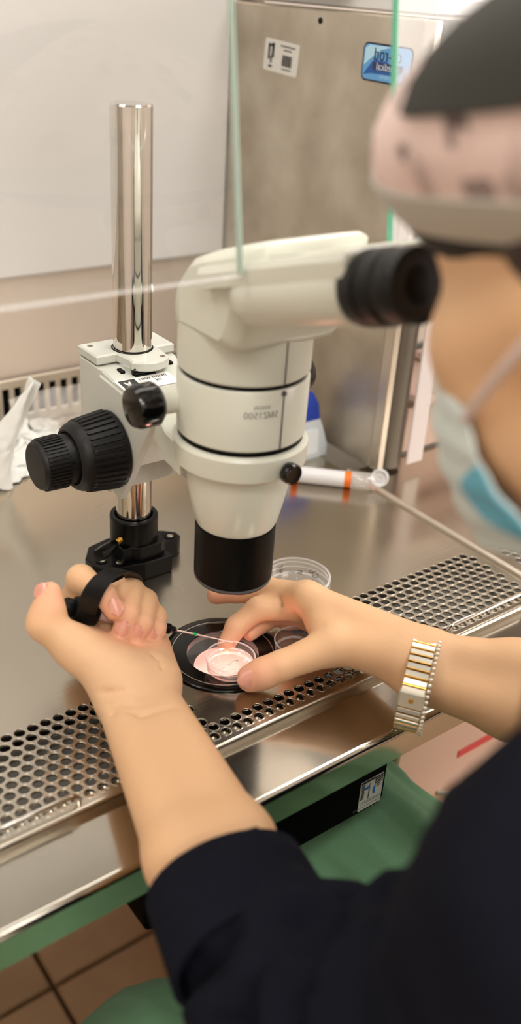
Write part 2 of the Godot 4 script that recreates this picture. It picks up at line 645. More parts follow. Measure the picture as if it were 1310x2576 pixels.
func _cabinet() -> void:
	var t := thing("flow_cabinet", "stainless steel laminar flow cabinet with white back panel, glass sash and bench front", "cabinet", Vector3(0, 0, 0))
	# apron and front rail: lies a little below the tray, rounded nose, face 24 mm high
	var xl := -0.95
	var xr := 0.95
	var prof := PackedVector2Array()  # (z, h)
	prof.append(Vector2(0.060, -0.0065))
	prof.append(Vector2(0.120, -0.0055))
	for i in 7:
		var a := PI / 2 - PI / 2 * i / 6.0
		prof.append(Vector2(BENCH_FRONT - 0.0045 + 0.0045 * cos(a), -0.0045 + 0.0045 * sin(a) - 0.001))
	prof.append(Vector2(BENCH_FRONT, -0.0245))
	prof.append(Vector2(BENCH_FRONT - 0.004, -0.0265))
	prof.append(Vector2(0.060, -0.0265))
	var st := st_new()
	var yz := Transform3D(Basis(Vector3(0, 0, 1), Vector3(0, 1, 0), Vector3(-1, 0, 0)), Vector3(0, BY, 0))
	prism(st, prof, -xr, -xl, yz)
	part("front_apron", st, M.polished, t)
	# plenum below the trays
	st = st_new()
	bx(st, V(0, -0.057, -0.19), Vector3(1.9, 0.008, 0.50), 0.0)
	for q in [[-0.95, -0.056], [0.064, 0.95]]:
		bx(st, V((q[0] + q[1]) / 2, -0.024, 0.029), Vector3(q[1] - q[0], 0.003, 0.062), 0.0)
		bx(st, V((q[0] + q[1]) / 2, -0.030, -0.005), Vector3(q[1] - q[0], 0.030, 0.004), 0.0)
	bx(st, V(0, -0.035, 0.062), Vector3(1.9, 0.055, 0.006), 0.0)
	bx(st, V(0, -0.035, -0.436), Vector3(1.9, 0.055, 0.006), 0.0)
	part("plenum", st, M.dark_tray, t)
	# back: steel wall with a white panel in front of its upper half
	st = st_new()
	bx(st, V(-0.30, 0.40, -0.4405), Vector3(1.26, 0.82, 0.012), 0.0)
	part("back_wall", st, plain(Color(0.84, 0.79, 0.74), 0.45, 0.55), t)
	st = st_new()
	bx(st, V(-0.3265, 0.455, -0.430), Vector3(1.225, 0.605, 0.010), 0.003)
	part("white_panel", st, M.white_panel, t)
	# slotted return grille along the foot of the back wall
	st = st_new()
	bx(st, V(-0.32, 0.046, -0.428), Vector3(1.20, 0.010, 0.004), 0.001)
	bx(st, V(-0.32, 0.006, -0.428), Vector3(1.20, 0.012, 0.004), 0.001)
	for i in 94:
		var x := -0.915 + 0.0128 * i
		bx(st, V(x, 0.026, -0.428), Vector3(0.0060, 0.034, 0.004), 0.0008)
	part("slotted_grille", st, M.wall_steel, t)
	st = st_new()
	bx(st, V(-0.32, 0.026, -0.4332), Vector3(1.20, 0.045, 0.001), 0.0)
	part("slot_backing", st, M.black, t)
	# right side wall with a rounded front post
	st = st_new()
	bx(st, V(0.3045, 0.2005, -0.299), Vector3(0.035, 0.393, 0.270), 0.0015)
	var side := part("side_wall", st, M.wall_steel, t)
	st = st_new()
	bx(st, V(0.2910, 0.2005, -0.1585), Vector3(0.009, 0.393, 0.012), 0.0012)
	part("edge_strip", st, M.satin, side)
	st = st_new()
	lathe(st, [Vector2(0, 0), Vector2(0.0125, 0), Vector2(0.0125, 0.393), Vector2(0, 0.393)], Transform3D(Basis.IDENTITY, V(0.3090, 0.004, -0.1615)), 24)
	part("round_post", st, plain(Color(0.50, 0.47, 0.43), 0.42, 0.7), side)
	st = st_new()
	lathe(st, [Vector2(0.0026, -0.001), Vector2(0.0026, 0.0008), Vector2(0.0018, 0.0016), Vector2(0, 0.0018)], Transform3D(Basis(Vector3(0, 1, 0), Vector3(-1, 0, 0), Vector3(0, 0, 1)), V(0.2872, 0.388, -0.2931)), 16)
	part("screw", st, M.black_metal, side)
	_stickers(side)
	# right bay beyond the side wall
	st = st_new()
	bx(st, V(0.64, 0.028, -0.178), Vector3(0.60, 0.052, 0.010), 0.002)
	bx(st, V(0.64, 0.060, -0.170), Vector3(0.60, 0.012, 0.022), 0.004)
	bx(st, V(0.64, 0.084, -0.180), Vector3(0.60, 0.040, 0.010), 0.002)
	bx(st, V(0.64, 0.106, -0.172), Vector3(0.60, 0.010, 0.020), 0.004)
	part("bay_ledge", st, plain(Color(0.78, 0.68, 0.63), 0.45, 0.3), t)
	# hood roof above
	st = st_new()
	bx(st, V(-0.31, 0.760, -0.19), Vector3(1.25, 0.02, 0.51), 0.003)
	part("hood_roof", st, M.white_panel, t)
	st = st_new()
	bx(st, V(-0.934, 0.37, -0.19), Vector3(0.012, 0.78, 0.51), 0.002)
	part("left_wall", st, M.wall_steel, t)
	_sash(t)


# two panes of a slanting front sash with a gap for the microscope
func _sash(t: Node3D) -> void:
	var tilt := 0.143
	var up := Vector3(0, cos(tilt), -sin(tilt))
	var out := Vector3(0, sin(tilt), cos(tilt))
	for p in [[-0.93, -0.0455], [0.0555, 0.62]]:
		var w: float = p[1] - p[0]
		var xf := Transform3D(Basis(Vector3(1, 0, 0), up, out), V((p[0] + p[1]) / 2, 0.290, 0.060))
		var st := st_new()
		quad(st, xf * Vector3(-w / 2, 0, 0), xf * Vector3(w / 2, 0, 0), xf * Vector3(w / 2, 0.44, 0), xf * Vector3(-w / 2, 0.44, 0))
		var pane := part("sash_pane", st, M.glass, t)
		st = st_new()
		var s := 1.0 if p[0] < -0.5 else -1.0
		bx(st, Vector3(s * (w / 2 + 0.0006), 0.22, 0), Vector3(0.0014, 0.44, 0.0042), 0.0004, xf)
		part("cut_edge", st, M.glass_edge if s < 0.0 else M.glass_edge_pale, pane)
		st = st_new()
		bx(st, Vector3(0, -0.0006, 0), Vector3(w, 0.0012, 0.0052), 0.0004, xf)
		part("cut_edge", st, M.clear_rim, pane)


func _stickers(side: Node3D) -> void:
	# white label with a figure and a bar code; faces -x
	var on := func(z: float, h: float) -> Vector3: return V(0.2870, h, z)
	var a: Vector3 = on.call(-0.3697, 0.3692)
	var b: Vector3 = on.call(-0.3181, 0.3661)
	var c: Vector3 = on.call(-0.3735, 0.3420)
	var ux := (b - a).normalized()
	var uy := (a - c).normalized()
	var mid: Vector3 = (b + c) / 2.0
	var nrm := Vector3(-1, 0, 0)
	uy = nrm.cross(ux)
	var xf := Transform3D(Basis(ux, uy, nrm), mid)
	var st := st_new()
	prism(st, rrect(0.0520, 0.0275, 0.002, 4), 0.0, 0.0006, xf)
	var lab := part("label", st, plain(Color(0.82, 0.81, 0.78), 0.5), side)
	lab.set_meta("label", "white sticker with a dark figure and a bar code")
	st = st_new()
	# a standing figure in a black square and lines of print
	for q in [[-0.0185, 0.0030, 0.0028, 0.0135], [-0.0125, 0.0045, 0.0036, 0.0125], [-0.0148, -0.0035, 0.0022, 0.006], [-0.0155, 0.0085, 0.0080, 0.0018], [-0.0155, -0.0095, 0.0050, 0.0018]]:
		bx(st, Vector3(q[0], q[1], 0.0007), Vector3(q[2], q[3], 0.0003), 0.0, xf)
	for i in 11:
		bx(st, Vector3(0.0025 + 0.0014 * i, -0.0022, 0.0007), Vector3(0.0004 + 0.0004 * ((i * 7) % 3), 0.0095, 0.0003), 0.0, xf)
	part("print", st, M.print_black, lab)
	st = st_new()
	for q in [[0.0095, 0.0098, 0.022, 0.0012], [0.0095, 0.0066, 0.012, 0.0012], [0.0095, -0.0095, 0.014, 0.0010]]:
		bx(st, Vector3(q[0], q[1], 0.0007), Vector3(q[2], q[3], 0.0002), 0.0, xf)
	part("print", st, M.print_grey, lab)
	# blue badge, mirrored lettering
	mid = on.call(-0.2025, 0.3612)
	a = on.call(-0.232, 0.3753)
	b = on.call(-0.1737, 0.3746)
	ux = (b - a).normalized()
	uy = nrm.cross(ux)
	xf = Transform3D(Basis(ux, uy, nrm), mid)
	st = st_new()
	prism(st, rrect(0.060, 0.0295, 0.0055, 6), 0.0, 0.0006, xf)
	var badge := part("badge", st, plain(Color(0.07, 0.10, 0.16), 0.35), side)
	badge.set_meta("label", "blue badge with a dark border and mirrored lettering")
	st = st_new()
	prism(st, rrect(0.0570, 0.0268, 0.0045, 6), 0.0006, 0.0009, xf)
	part("badge_face", st, plain(Color(0.36, 0.60, 0.80), 0.35), badge)
	st = st_new()
	prism(st, PackedVector2Array([Vector2(-0.027, -0.003), Vector2(-0.019, 0.003), Vector2(-0.008, 0.010), Vector2(0.006, 0.013), Vector2(-0.022, 0.013), Vector2(-0.027, 0.010)]), 0.0009, 0.0011, xf)
	part("badge_cloud", st, plain(Color(0.66, 0.82, 0.90), 0.4), badge)
	st = st_new()
	prism(st, PackedVector2Array([Vector2(-0.027, -0.010), Vector2(-0.016, 0.002), Vector2(0.0, 0.002), Vector2(0.020, -0.008), Vector2(0.0, -0.008), Vector2(-0.018, -0.0085)]), 0.0009, 0.0011, xf)
	part("badge_hill", st, plain(Color(0.10, 0.33, 0.60), 0.4), badge)
	st = st_new()
	prism(st, PackedVector2Array([Vector2(-0.016, -0.0055), Vector2(0.020, -0.0055), Vector2(0.020, 0.0005), Vector2(-0.016, 0.0005)]), 0.0011, 0.0013, xf)
	part("badge_band", st, plain(Color(0.16, 0.17, 0.33), 0.4), badge)
	lettering("co-rod", 0.0088, M.print_black, badge, xf * Transform3D(Basis.IDENTITY, Vector3(0.001, 0.0062, 0.0012)))
	lettering("medical", 0.0052, plain(Color(0.80, 0.84, 0.90), 0.5), badge, xf * Transform3D(Basis.IDENTITY, Vector3(0.001, -0.0027, 0.0014)))
	lettering("systems", 0.0036, plain(Color(0.62, 0.80, 0.92), 0.5), badge, xf * Transform3D(Basis.IDENTITY, Vector3(0.002, -0.0098, 0.0010)))


# ---------------------------------------------------------------- the trays

const PITCH := 0.0087
const ROW := 0.007534


# one strip of plate, a row of holes deep; holes at x0 + PITCH * k
func _hole_row(st: SurfaceTool, z: float, x0: float, count: int, left: float, right: float, h := 0.0) -> void:
	var y := BY + h
	var zb := z - ROW / 2
	var zf := z + ROW / 2
	var w0 := x0 - PITCH / 2
	var w1 := x0 + PITCH * (count - 1) + PITCH / 2
	st.set_smooth_group(-1)
	for q in [[left, w0], [w1, right]]:
		if q[1] - q[0] > 1e-5:
			quad(st, Vector3(q[0], y, zf), Vector3(q[1], y, zf), Vector3(q[1], y, zb), Vector3(q[0], y, zb))
	var angles := []
	for i in 16:
		angles.append(TAU * i / 16.0)
	var ca := atan2(ROW / 2, PITCH / 2)
	for a in [ca, PI - ca, PI + ca, TAU - ca]:
		angles.append(a)
	angles.sort()
	var n := angles.size()
	for k in count:
		var cx := x0 + PITCH * k
		for i in n:
			var a: float = angles[i]
			var b: float = angles[(i + 1) % n]
			var pts := []
			for t in [a, b]:
				var d := Vector2(cos(t), sin(t))
				var s := minf((PITCH / 2) / maxf(absf(d.x), 1e-6), (ROW / 2) / maxf(absf(d.y), 1e-6))
				pts.append([Vector3(cx + d.x * s, y, z - d.y * s), Vector3(cx + d.x * 0.00375, y + 0.00005, z - d.y * 0.00375), Vector3(cx + d.x * 0.00360, y + 0.00022, z - d.y * 0.00360), Vector3(cx + d.x * 0.00345, y - 0.0003, z - d.y * 0.00345), Vector3(cx + d.x * 0.00345, y - 0.0016, z - d.y * 0.00345)])
			st.set_smooth_group(-1)
			quad(st, pts[0][0], pts[1][0], pts[1][1], pts[0][1])
			st.set_smooth_group(2)
			quad(st, pts[0][1], pts[1][1], pts[1][2], pts[0][2])
			quad(st, pts[0][2], pts[1][2], pts[1][3], pts[0][3])
			quad(st, pts[0][3], pts[1][3], pts[1][4], pts[0][4])
	st.set_smooth_group(-1)


func _rect(st: SurfaceTool, x0: float, x1: float, z0: float, z1: float, h := 0.0) -> void:
	quad(st, V(x0, h, z1), V(x1, h, z1), V(x1, h, z0), V(x0, h, z0))


func _trays() -> void:
	var z0 := -0.0016
	var zt := z0 - ROW / 2      # back edge of the perforated band
	var zn := z0 + 9 * ROW + ROW / 2
	var xl := -0.93
	var xr := 0.2655
	var t := thing("work_tray", "large stainless steel work tray with perforated front band and round opening under the microscope", "tray")
	var st := st_new()
	# solid field, in strips round the opening of the stage
	var hole := 0.0405
	_rect(st, xl, xr, -0.426, -0.06)
	_rect(st, xl, -0.047, -0.06, zt)
	_rect(st, 0.057, xr, -0.06, zt)
	var zlow := z0 + 8 * ROW - ROW / 2
	# square with a round hole
	var corners := [Vector2(-0.047, -0.06), Vector2(0.057, -0.06), Vector2(0.057, zlow), Vector2(-0.047, zlow)]
	var angles := []
	for i in 72:
		angles.append(TAU * i / 72.0)
	for c in corners:
		angles.append(fposmod(atan2(c.y, c.x), TAU))
	angles.sort()
	for i in angles.size():
		var pts := []
		for a in [angles[i], angles[(i + 1) % angles.size()]]:
			var d := Vector2(cos(a), sin(a))
			var s := 1e9
			if d.x > 1e-6: s = minf(s, 0.057 / d.x)
			if d.x < -1e-6: s = minf(s, -0.047 / d.x)
			if d.y > 1e-6: s = minf(s, zlow / d.y)
			if d.y < -1e-6: s = minf(s, -0.06 / d.y)
			pts.append([V(d.x * s, 0, d.y * s), V(d.x * hole, 0, d.y * hole)])
		quad(st, pts[0][1], pts[1][1], pts[1][0], pts[0][0])
	# perforated band
	for k in 10:
		var z := z0 + ROW * k
		var first := 0.2485 + (0.00435 if k % 2 == 1 else 0.0)
		if k < 8:
			var last := first - PITCH * 35
			var cl := int(floor((last - (xl + 0.02)) / PITCH))
			_hole_row(st, z, last - PITCH * cl, cl + 1, xl, -0.047)
			var cr := 22 if k % 2 == 1 else 21
			_hole_row(st, z, first - PITCH * cr, cr + 1, 0.057, xr)
		else:
			var c2 := int(floor((first - (xl + 0.02)) / PITCH))
			_hole_row(st, z, first - PITCH * c2, c2 + 1, xl, xr)
	# front lip: rounded nose, folded down
	_rect(st, xl, xr, zn, 0.0735)
	var prev := Vector2(0.0735, 0.0)
	st.set_smooth_group(5)
	for i in 6:
		var a := PI / 2 - PI / 2 * (i + 1) / 6.0
		var q := Vector2(0.0735 + 0.0022 * cos(a), -0.0022 + 0.0022 * sin(a))
		quad(st, V(xl, q.y, q.x), V(xr, q.y, q.x), V(xr, prev.y, prev.x), V(xl, prev.y, prev.x))
		prev = q
	st.set_smooth_group(-1)
	quad(st, V(xl, -0.0064, prev.x), V(xr, -0.0064, prev.x), V(xr, prev.y, prev.x), V(xl, prev.y, prev.x))
	# right rim
	quad(st, V(xr, -0.004, 0.0735), V(xr, -0.004, -0.426), V(xr, 0, -0.426), V(xr, 0, 0.0735))
	part("perforated_plate", st, M.steel, t)
	for hx in [[0.1546, 0.2455], [-0.240, -0.1470]]:
		st = st_new()
		var zr := 0.0690
		tube(st, [V(hx[0], -0.003, zr), V(hx[0] + 0.0004, 0.003, zr), V(hx[0] + 0.0022, 0.0058, zr), V(hx[0] + 0.006, 0.0068, zr), V(hx[1] - 0.006, 0.0068, zr), V(hx[1] - 0.0022, 0.0058, zr), V(hx[1] - 0.0004, 0.003, zr), V(hx[1], -0.003, zr)], 0.00165, 10)
		part("lifting_handle", st, M.mirror, t)
	_stage(t)
	# neighbour tray of the right bay
	t = thing("work_tray", "stainless steel tray of the right bay, beyond the raised seam strip", "tray")
	st = st_new()
	_rect(st, 0.2735, 0.93, -0.172, zt)
	for k in 10:
		var z := z0 + ROW * k
		var f0 := 0.2860 + (0.00435 if k % 2 == 1 else 0.0)
		_hole_row(st, z, f0, 70, 0.2735, 0.93)
	_rect(st, 0.2735, 0.93, zn, 0.0755)
	quad(st, V(0.2735, -0.0064, 0.0755), V(0.93, -0.0064, 0.0755), V(0.93, 0, 0.0755), V(0.2735, 0, 0.0755))
	quad(st, V(0.2735, -0.004, -0.172), V(0.2735, -0.004, 0.0755), V(0.2735, 0, 0.0755), V(0.2735, 0, -0.172))
	part("perforated_plate", st, M.steel, t)
	# the strip that covers the seam
	st = st_new()
	lathe(st, [Vector2(0, 0), Vector2(0.0032, 0), Vector2(0.0032, 0.245), Vector2(0, 0.245)], Transform3D(Basis(Vector3(1, 0, 0), Vector3(0, 0, 1), Vector3(0, -1, 0)), V(0.2672, 0.0006, -0.172)), 20)
	var strip := part("seam_strip", st, M.satin, self)
	tag(strip, "narrow round steel strip covering the seam between the two trays", "strip")


# the black ring, glass disc and lit mirror well of the microscope stage
func _stage(t: Node3D) -> void:
	var s := thing("stage_ring", "black round stage insert with glass centre lit warm from below, set flush in the tray", "stage insert", V(0, 0, 0))
	var st := st_new()
	lathe(st, [Vector2(0.0255, -0.003), Vector2(0.0405, -0.003), Vector2(0.0405, 0.0002), Vector2(0.0418, 0.0004), Vector2(0.0418, 0.0012), Vector2(0.0412, 0.0016), Vector2(0.0362, 0.0016), Vector2(0.0358, 0.0011), Vector2(0.0258, 0.0011), Vector2(0.0255, 0.0008), Vector2(0.0255, -0.003)], Transform3D.IDENTITY, 96)
	part("ring", st, M.black_gloss, s)
	st = st_new()
	lathe(st, [Vector2(0.0357, 0.0010), Vector2(0.0363, 0.0010), Vector2(0.0363, 0.0018), Vector2(0.0357, 0.0018), Vector2(0.0357, 0.0010)], Transform3D.IDENTITY, 96)
	part("bright_line", st, M.satin, s)
	st = st_new()
	lathe(st, [Vector2(0.0255, 0.0002), Vector2(0.0, 0.0002)], Transform3D.IDENTITY, 64)
	part("glass_disc", st, M.clear, s)
	# well below
	st = st_new()
	lathe(st, [Vector2(0.0, -0.040), Vector2(0.0500, -0.040), Vector2(0.0500, -0.0050), Vector2(0.0262, -0.0030), Vector2(0.0256, -0.003), Vector2(0.0258, -0.0045), Vector2(0.0490, -0.0065), Vector2(0.0490, -0.0395), Vector2(0.0, -0.0395)], Transform3D.IDENTITY, 64)
	part("well", st, plain(Color(0.30, 0.27, 0.25), 0.35, 0.4), s)
	st = st_new()
	lathe(st, _lat([[0, -0.0225], [0.0215, -0.0225], [0.0220, -0.0215], [0, -0.0215]]), Transform3D(Basis.IDENTITY, Vector3(0.0095, 0, -0.0105)), 48)
	part("lit_mirror_lamp", st, glow(Color(1.0, 0.62, 0.53), 1.1), s)


# ---------------------------------------------------------------- the microscope

const AX := 0.005      # optical axis
const PX := 0.0055     # pole
const PZ := -0.1340


func _lat(r_h: Array) -> Array:
	return r_h.map(func(p): return Vector2(p[0], p[1]))


func _microscope() -> void:
	var t := thing("stereo_microscope", "cream white stereo microscope with black knobs and eyepieces on a polished steel pole", "microscope", V(0, 0, 0))
	var pole_at := Transform3D(Basis.IDENTITY, Vector3(PX, 0, PZ))
	var axis := Transform3D(Basis.IDENTITY, Vector3(AX, 0, 0))
	var st := st_new()
	lathe(st, _lat([[0, 0.02], [0.0138, 0.02], [0.0138, 0.3427], [0.0131, 0.3437], [0, 0.3437]]), pole_at, 96)
	part("pole", st, M.mirror, t)
	_pole_foot(t, pole_at)
	_focus_mount(t)
	# zoom body: three turned sections with dark joints
	st = st_new()
	lathe(st, _lat([[0.0, 0.1745], [0.0385, 0.1745], [0.0398, 0.1760], [0.0402, 0.2115], [0.0392, 0.2130], [0, 0.2130]]), axis, 96)
	var zoom := part("zoom_body", st, M.enamel, t)
	st = st_new()
	lathe(st, _lat([[0.0, 0.2125], [0.0378, 0.2125], [0.0378, 0.2165], [0, 0.2165]]), axis, 96)
	lathe(st, _lat([[0.0, 0.1715], [0.0388, 0.1715], [0.0388, 0.1750], [0, 0.1750]]), axis, 96)
	part("dark_joint", st, M.black, zoom)
	st = st_new()
	lathe(st, _lat([[0.0, 0.2155], [0.0388, 0.2155], [0.0400, 0.2168], [0.0402, 0.2440], [0, 0.2440]]), axis, 96)
	part("upper_body", st, M.enamel, t)
	# cover seam running down the front right of the body
	for q in [[0.1755, 0.2125], [0.2165, 0.2440]]:
		st = st_new()
		bx(st, Vector3(0.0, (q[0] + q[1]) / 2, 0.0402), Vector3(0.0006, q[1] - q[0], 0.0006), 0.0, axis * Transform3D(Basis(Vector3.UP, -0.005), Vector3.ZERO))
		part("cover_seam", st, M.print_grey, zoom)
	st = st_new()
	lathe(st, _lat([[0, 0], [0.0016, 0], [0.0016, 0.001], [0, 0.0014]]), axis * Transform3D(Basis(Vector3(1, 0, 0), PI / 2), Vector3(-0.0002, 0.2108, 0.0398)), 12)
	part("seam_screw", st, M.print_grey, zoom)
	# lettering bent round the body
	for q in [["NIKON", 0.0022, 0.2038], ["SMZ1500", 0.0038, 0.1990]]:
		var turned := axis * Transform3D(Basis(Vector3.UP, -0.345), Vector3.ZERO)
		lettering(q[0], q[1], M.print_pale, zoom, turned * Transform3D(Basis.IDENTITY, Vector3(0, q[2], 0.0403)), true, 0.0403)
	# zoom knobs left and right
	for s in [-1.0, 1.0]:
		var kx := Transform3D(Basis(Vector3(0, 0, 1), Vector3(s, 0, 0), Vector3(0, s, 0)), Vector3(AX + s * 0.0350, 0.1925, -0.020))
		st = st_new()
		lathe(st, _lat([[0, 0.0125], [0.0110, 0.0130], [0.0125, 0.0145], [0.0136, 0.0160], [0.0134, 0.0270], [0.0118, 0.0302], [0.0080, 0.0312], [0, 0.0314]]), kx, 48)
		part("zoom_knob", st, M.black_gloss, zoom)
		st = st_new()
		lathe(st, _lat([[0, -0.006], [0.0085, -0.006], [0.0080, 0.0145], [0, 0.0145]]), kx, 32)
		part("knob_boss", st, M.enamel, zoom)
	# lower cone and objective
	st = st_new()
	lathe(st, _lat([[0.0, 0.107], [0.0235, 0.1075], [0.0258, 0.1085], [0.0272, 0.1115], [0.0300, 0.1240], [0.0322, 0.1360], [0.0332, 0.1480], [0.0335, 0.158], [0, 0.158]]), axis, 96)
	part("nose_cone", st, M.enamel, t)
	st = st_new()
	lathe(st, _lat([[0.0, 0.0675], [0.0205, 0.0675], [0.0225, 0.0652], [0.0250, 0.0652], [0.0257, 0.0662], [0.0259, 0.0690], [0.0263, 0.0695], [0.0265, 0.108], [0, 0.108]]), axis, 96)
	var obj := part("objective", st, M.black, t)
	st = st_new()
	lathe(st, _lat([[0.0252, 0.0665], [0.0261, 0.0667], [0.0262, 0.0684], [0.0255, 0.0686], [0.0252, 0.0665]]), axis, 96)
	part("grey_rim_line", st, M.print_grey, obj)
	st = st_new()
	lathe(st, _lat([[0.0205, 0.0678], [0.0, 0.0664]]), axis, 48)
	part("front_lens", st, M.clear, obj)
	_ring_holder(t, axis)
	_binocular(t)


func _pole_foot(t: Node3D, at: Transform3D) -> void:
	var st := st_new()
	lathe(st, _lat([[0.0145, 0.0290], [0.0145, 0.0330], [0.0160, 0.0325], [0.0160, 0.0305]]), at, 48)
	lathe(st, _lat([[0.0, 0.0], [0.0182, 0.0], [0.0182, 0.0245], [0.0188, 0.0250], [0.0188, 0.0468], [0.0180, 0.0478], [0.0150, 0.0478], [0.0147, 0.0440]]), at, 64)
	var foot := part("foot_collar", st, M.black_metal, t)
	# flange: plate with three lugs, front block
	st = st_new()
	var xz := at * Transform3D(Basis(Vector3(1, 0, 0), Vector3(0, 0, -1), Vector3(0, 1, 0)), Vector3.ZERO)
	# outline in (x, -z) about the pole
	prism(st, PackedVector2Array([Vector2(-0.040, -0.006), Vector2(-0.040, 0.006), Vector2(-0.030, 0.020), Vector2(-0.012, 0.024), Vector2(0.012, 0.024), Vector2(0.034, 0.012), Vector2(0.042, 0.004), Vector2(0.042, -0.002), Vector2(0.037, -0.006), Vector2(0.026, -0.007), Vector2(0.0205, -0.014), Vector2(0.0205, -0.0245), Vector2(-0.004, -0.0245), Vector2(-0.012, -0.022), Vector2(-0.030, -0.020), Vector2(-0.034, -0.018)]), 0.0, 0.0155, xz, 0.0008, 0.3)
	part("foot_flange", st, M.black_metal, foot)
	st = st_new()
	prism(st, PackedVector2Array([Vector2(-0.0185, -0.016), Vector2(-0.0185, 0.0), Vector2(0.0185, 0.0), Vector2(0.0185, -0.016), Vector2(0.013, -0.0205), Vector2(-0.006, -0.0205), Vector2(-0.011, -0.016)]), 0.0155, 0.0275, xz, 0.0006, 0.3)
	part("clamp_block", st, M.black_metal, foot)
	for b in [Vector2(0.0335, 0.001), Vector2(-0.031, -0.004), Vector2(-0.0215, -0.0135)]:
		st = st_new()
		lathe(st, _lat([[0, 0.0157], [0.0048, 0.0157], [0.0048, 0.0161], [0, 0.0161]]), at * Transform3D(Basis.IDENTITY, Vector3(b.x, 0, -b.y)), 20)
		var bolt := part("bolt_recess", st, M.black, foot)
		st = st_new()
		lathe(st, _lat([[0, 0.0158], [0.0026, 0.0158], [0.0026, 0.0163], [0.0020, 0.0165], [0, 0.0165]]), at * Transform3D(Basis.IDENTITY, Vector3(b.x + 0.0006, 0, -b.y + 0.0006)), 12)
		part("bolt_head", st, M.steel, foot)
	# clamp lever with its threaded stud
	st = st_new()
	var a := Vector3(PX - 0.0165, 0.0330, PZ + 0.0090)
	var e := Vector3(PX - 0.0420, 0.0330, PZ + 0.0210)
	var lv := along(a, e - a)
	var L := (e - a).length()
	lathe(st, _lat([[0, 0.007], [0.0032, 0.007], [0.0040, 0.009], [0.0056, L * 0.72], [0.0052, L], [0, L + 0.001]]), lv, 6)
	part("clamp_lever", st, M.black_metal, foot)
	st = st_new()
	for i in 6:
		lathe(st, _lat([[0, 0.0012 * i], [0.0019, 0.0012 * i], [0.0023, 0.0012 * i + 0.0006], [0.0019, 0.0012 * i + 0.0012], [0, 0.0012 * i + 0.0012]]), lv, 12)
	part("brass_stud", st, M.brass, foot)


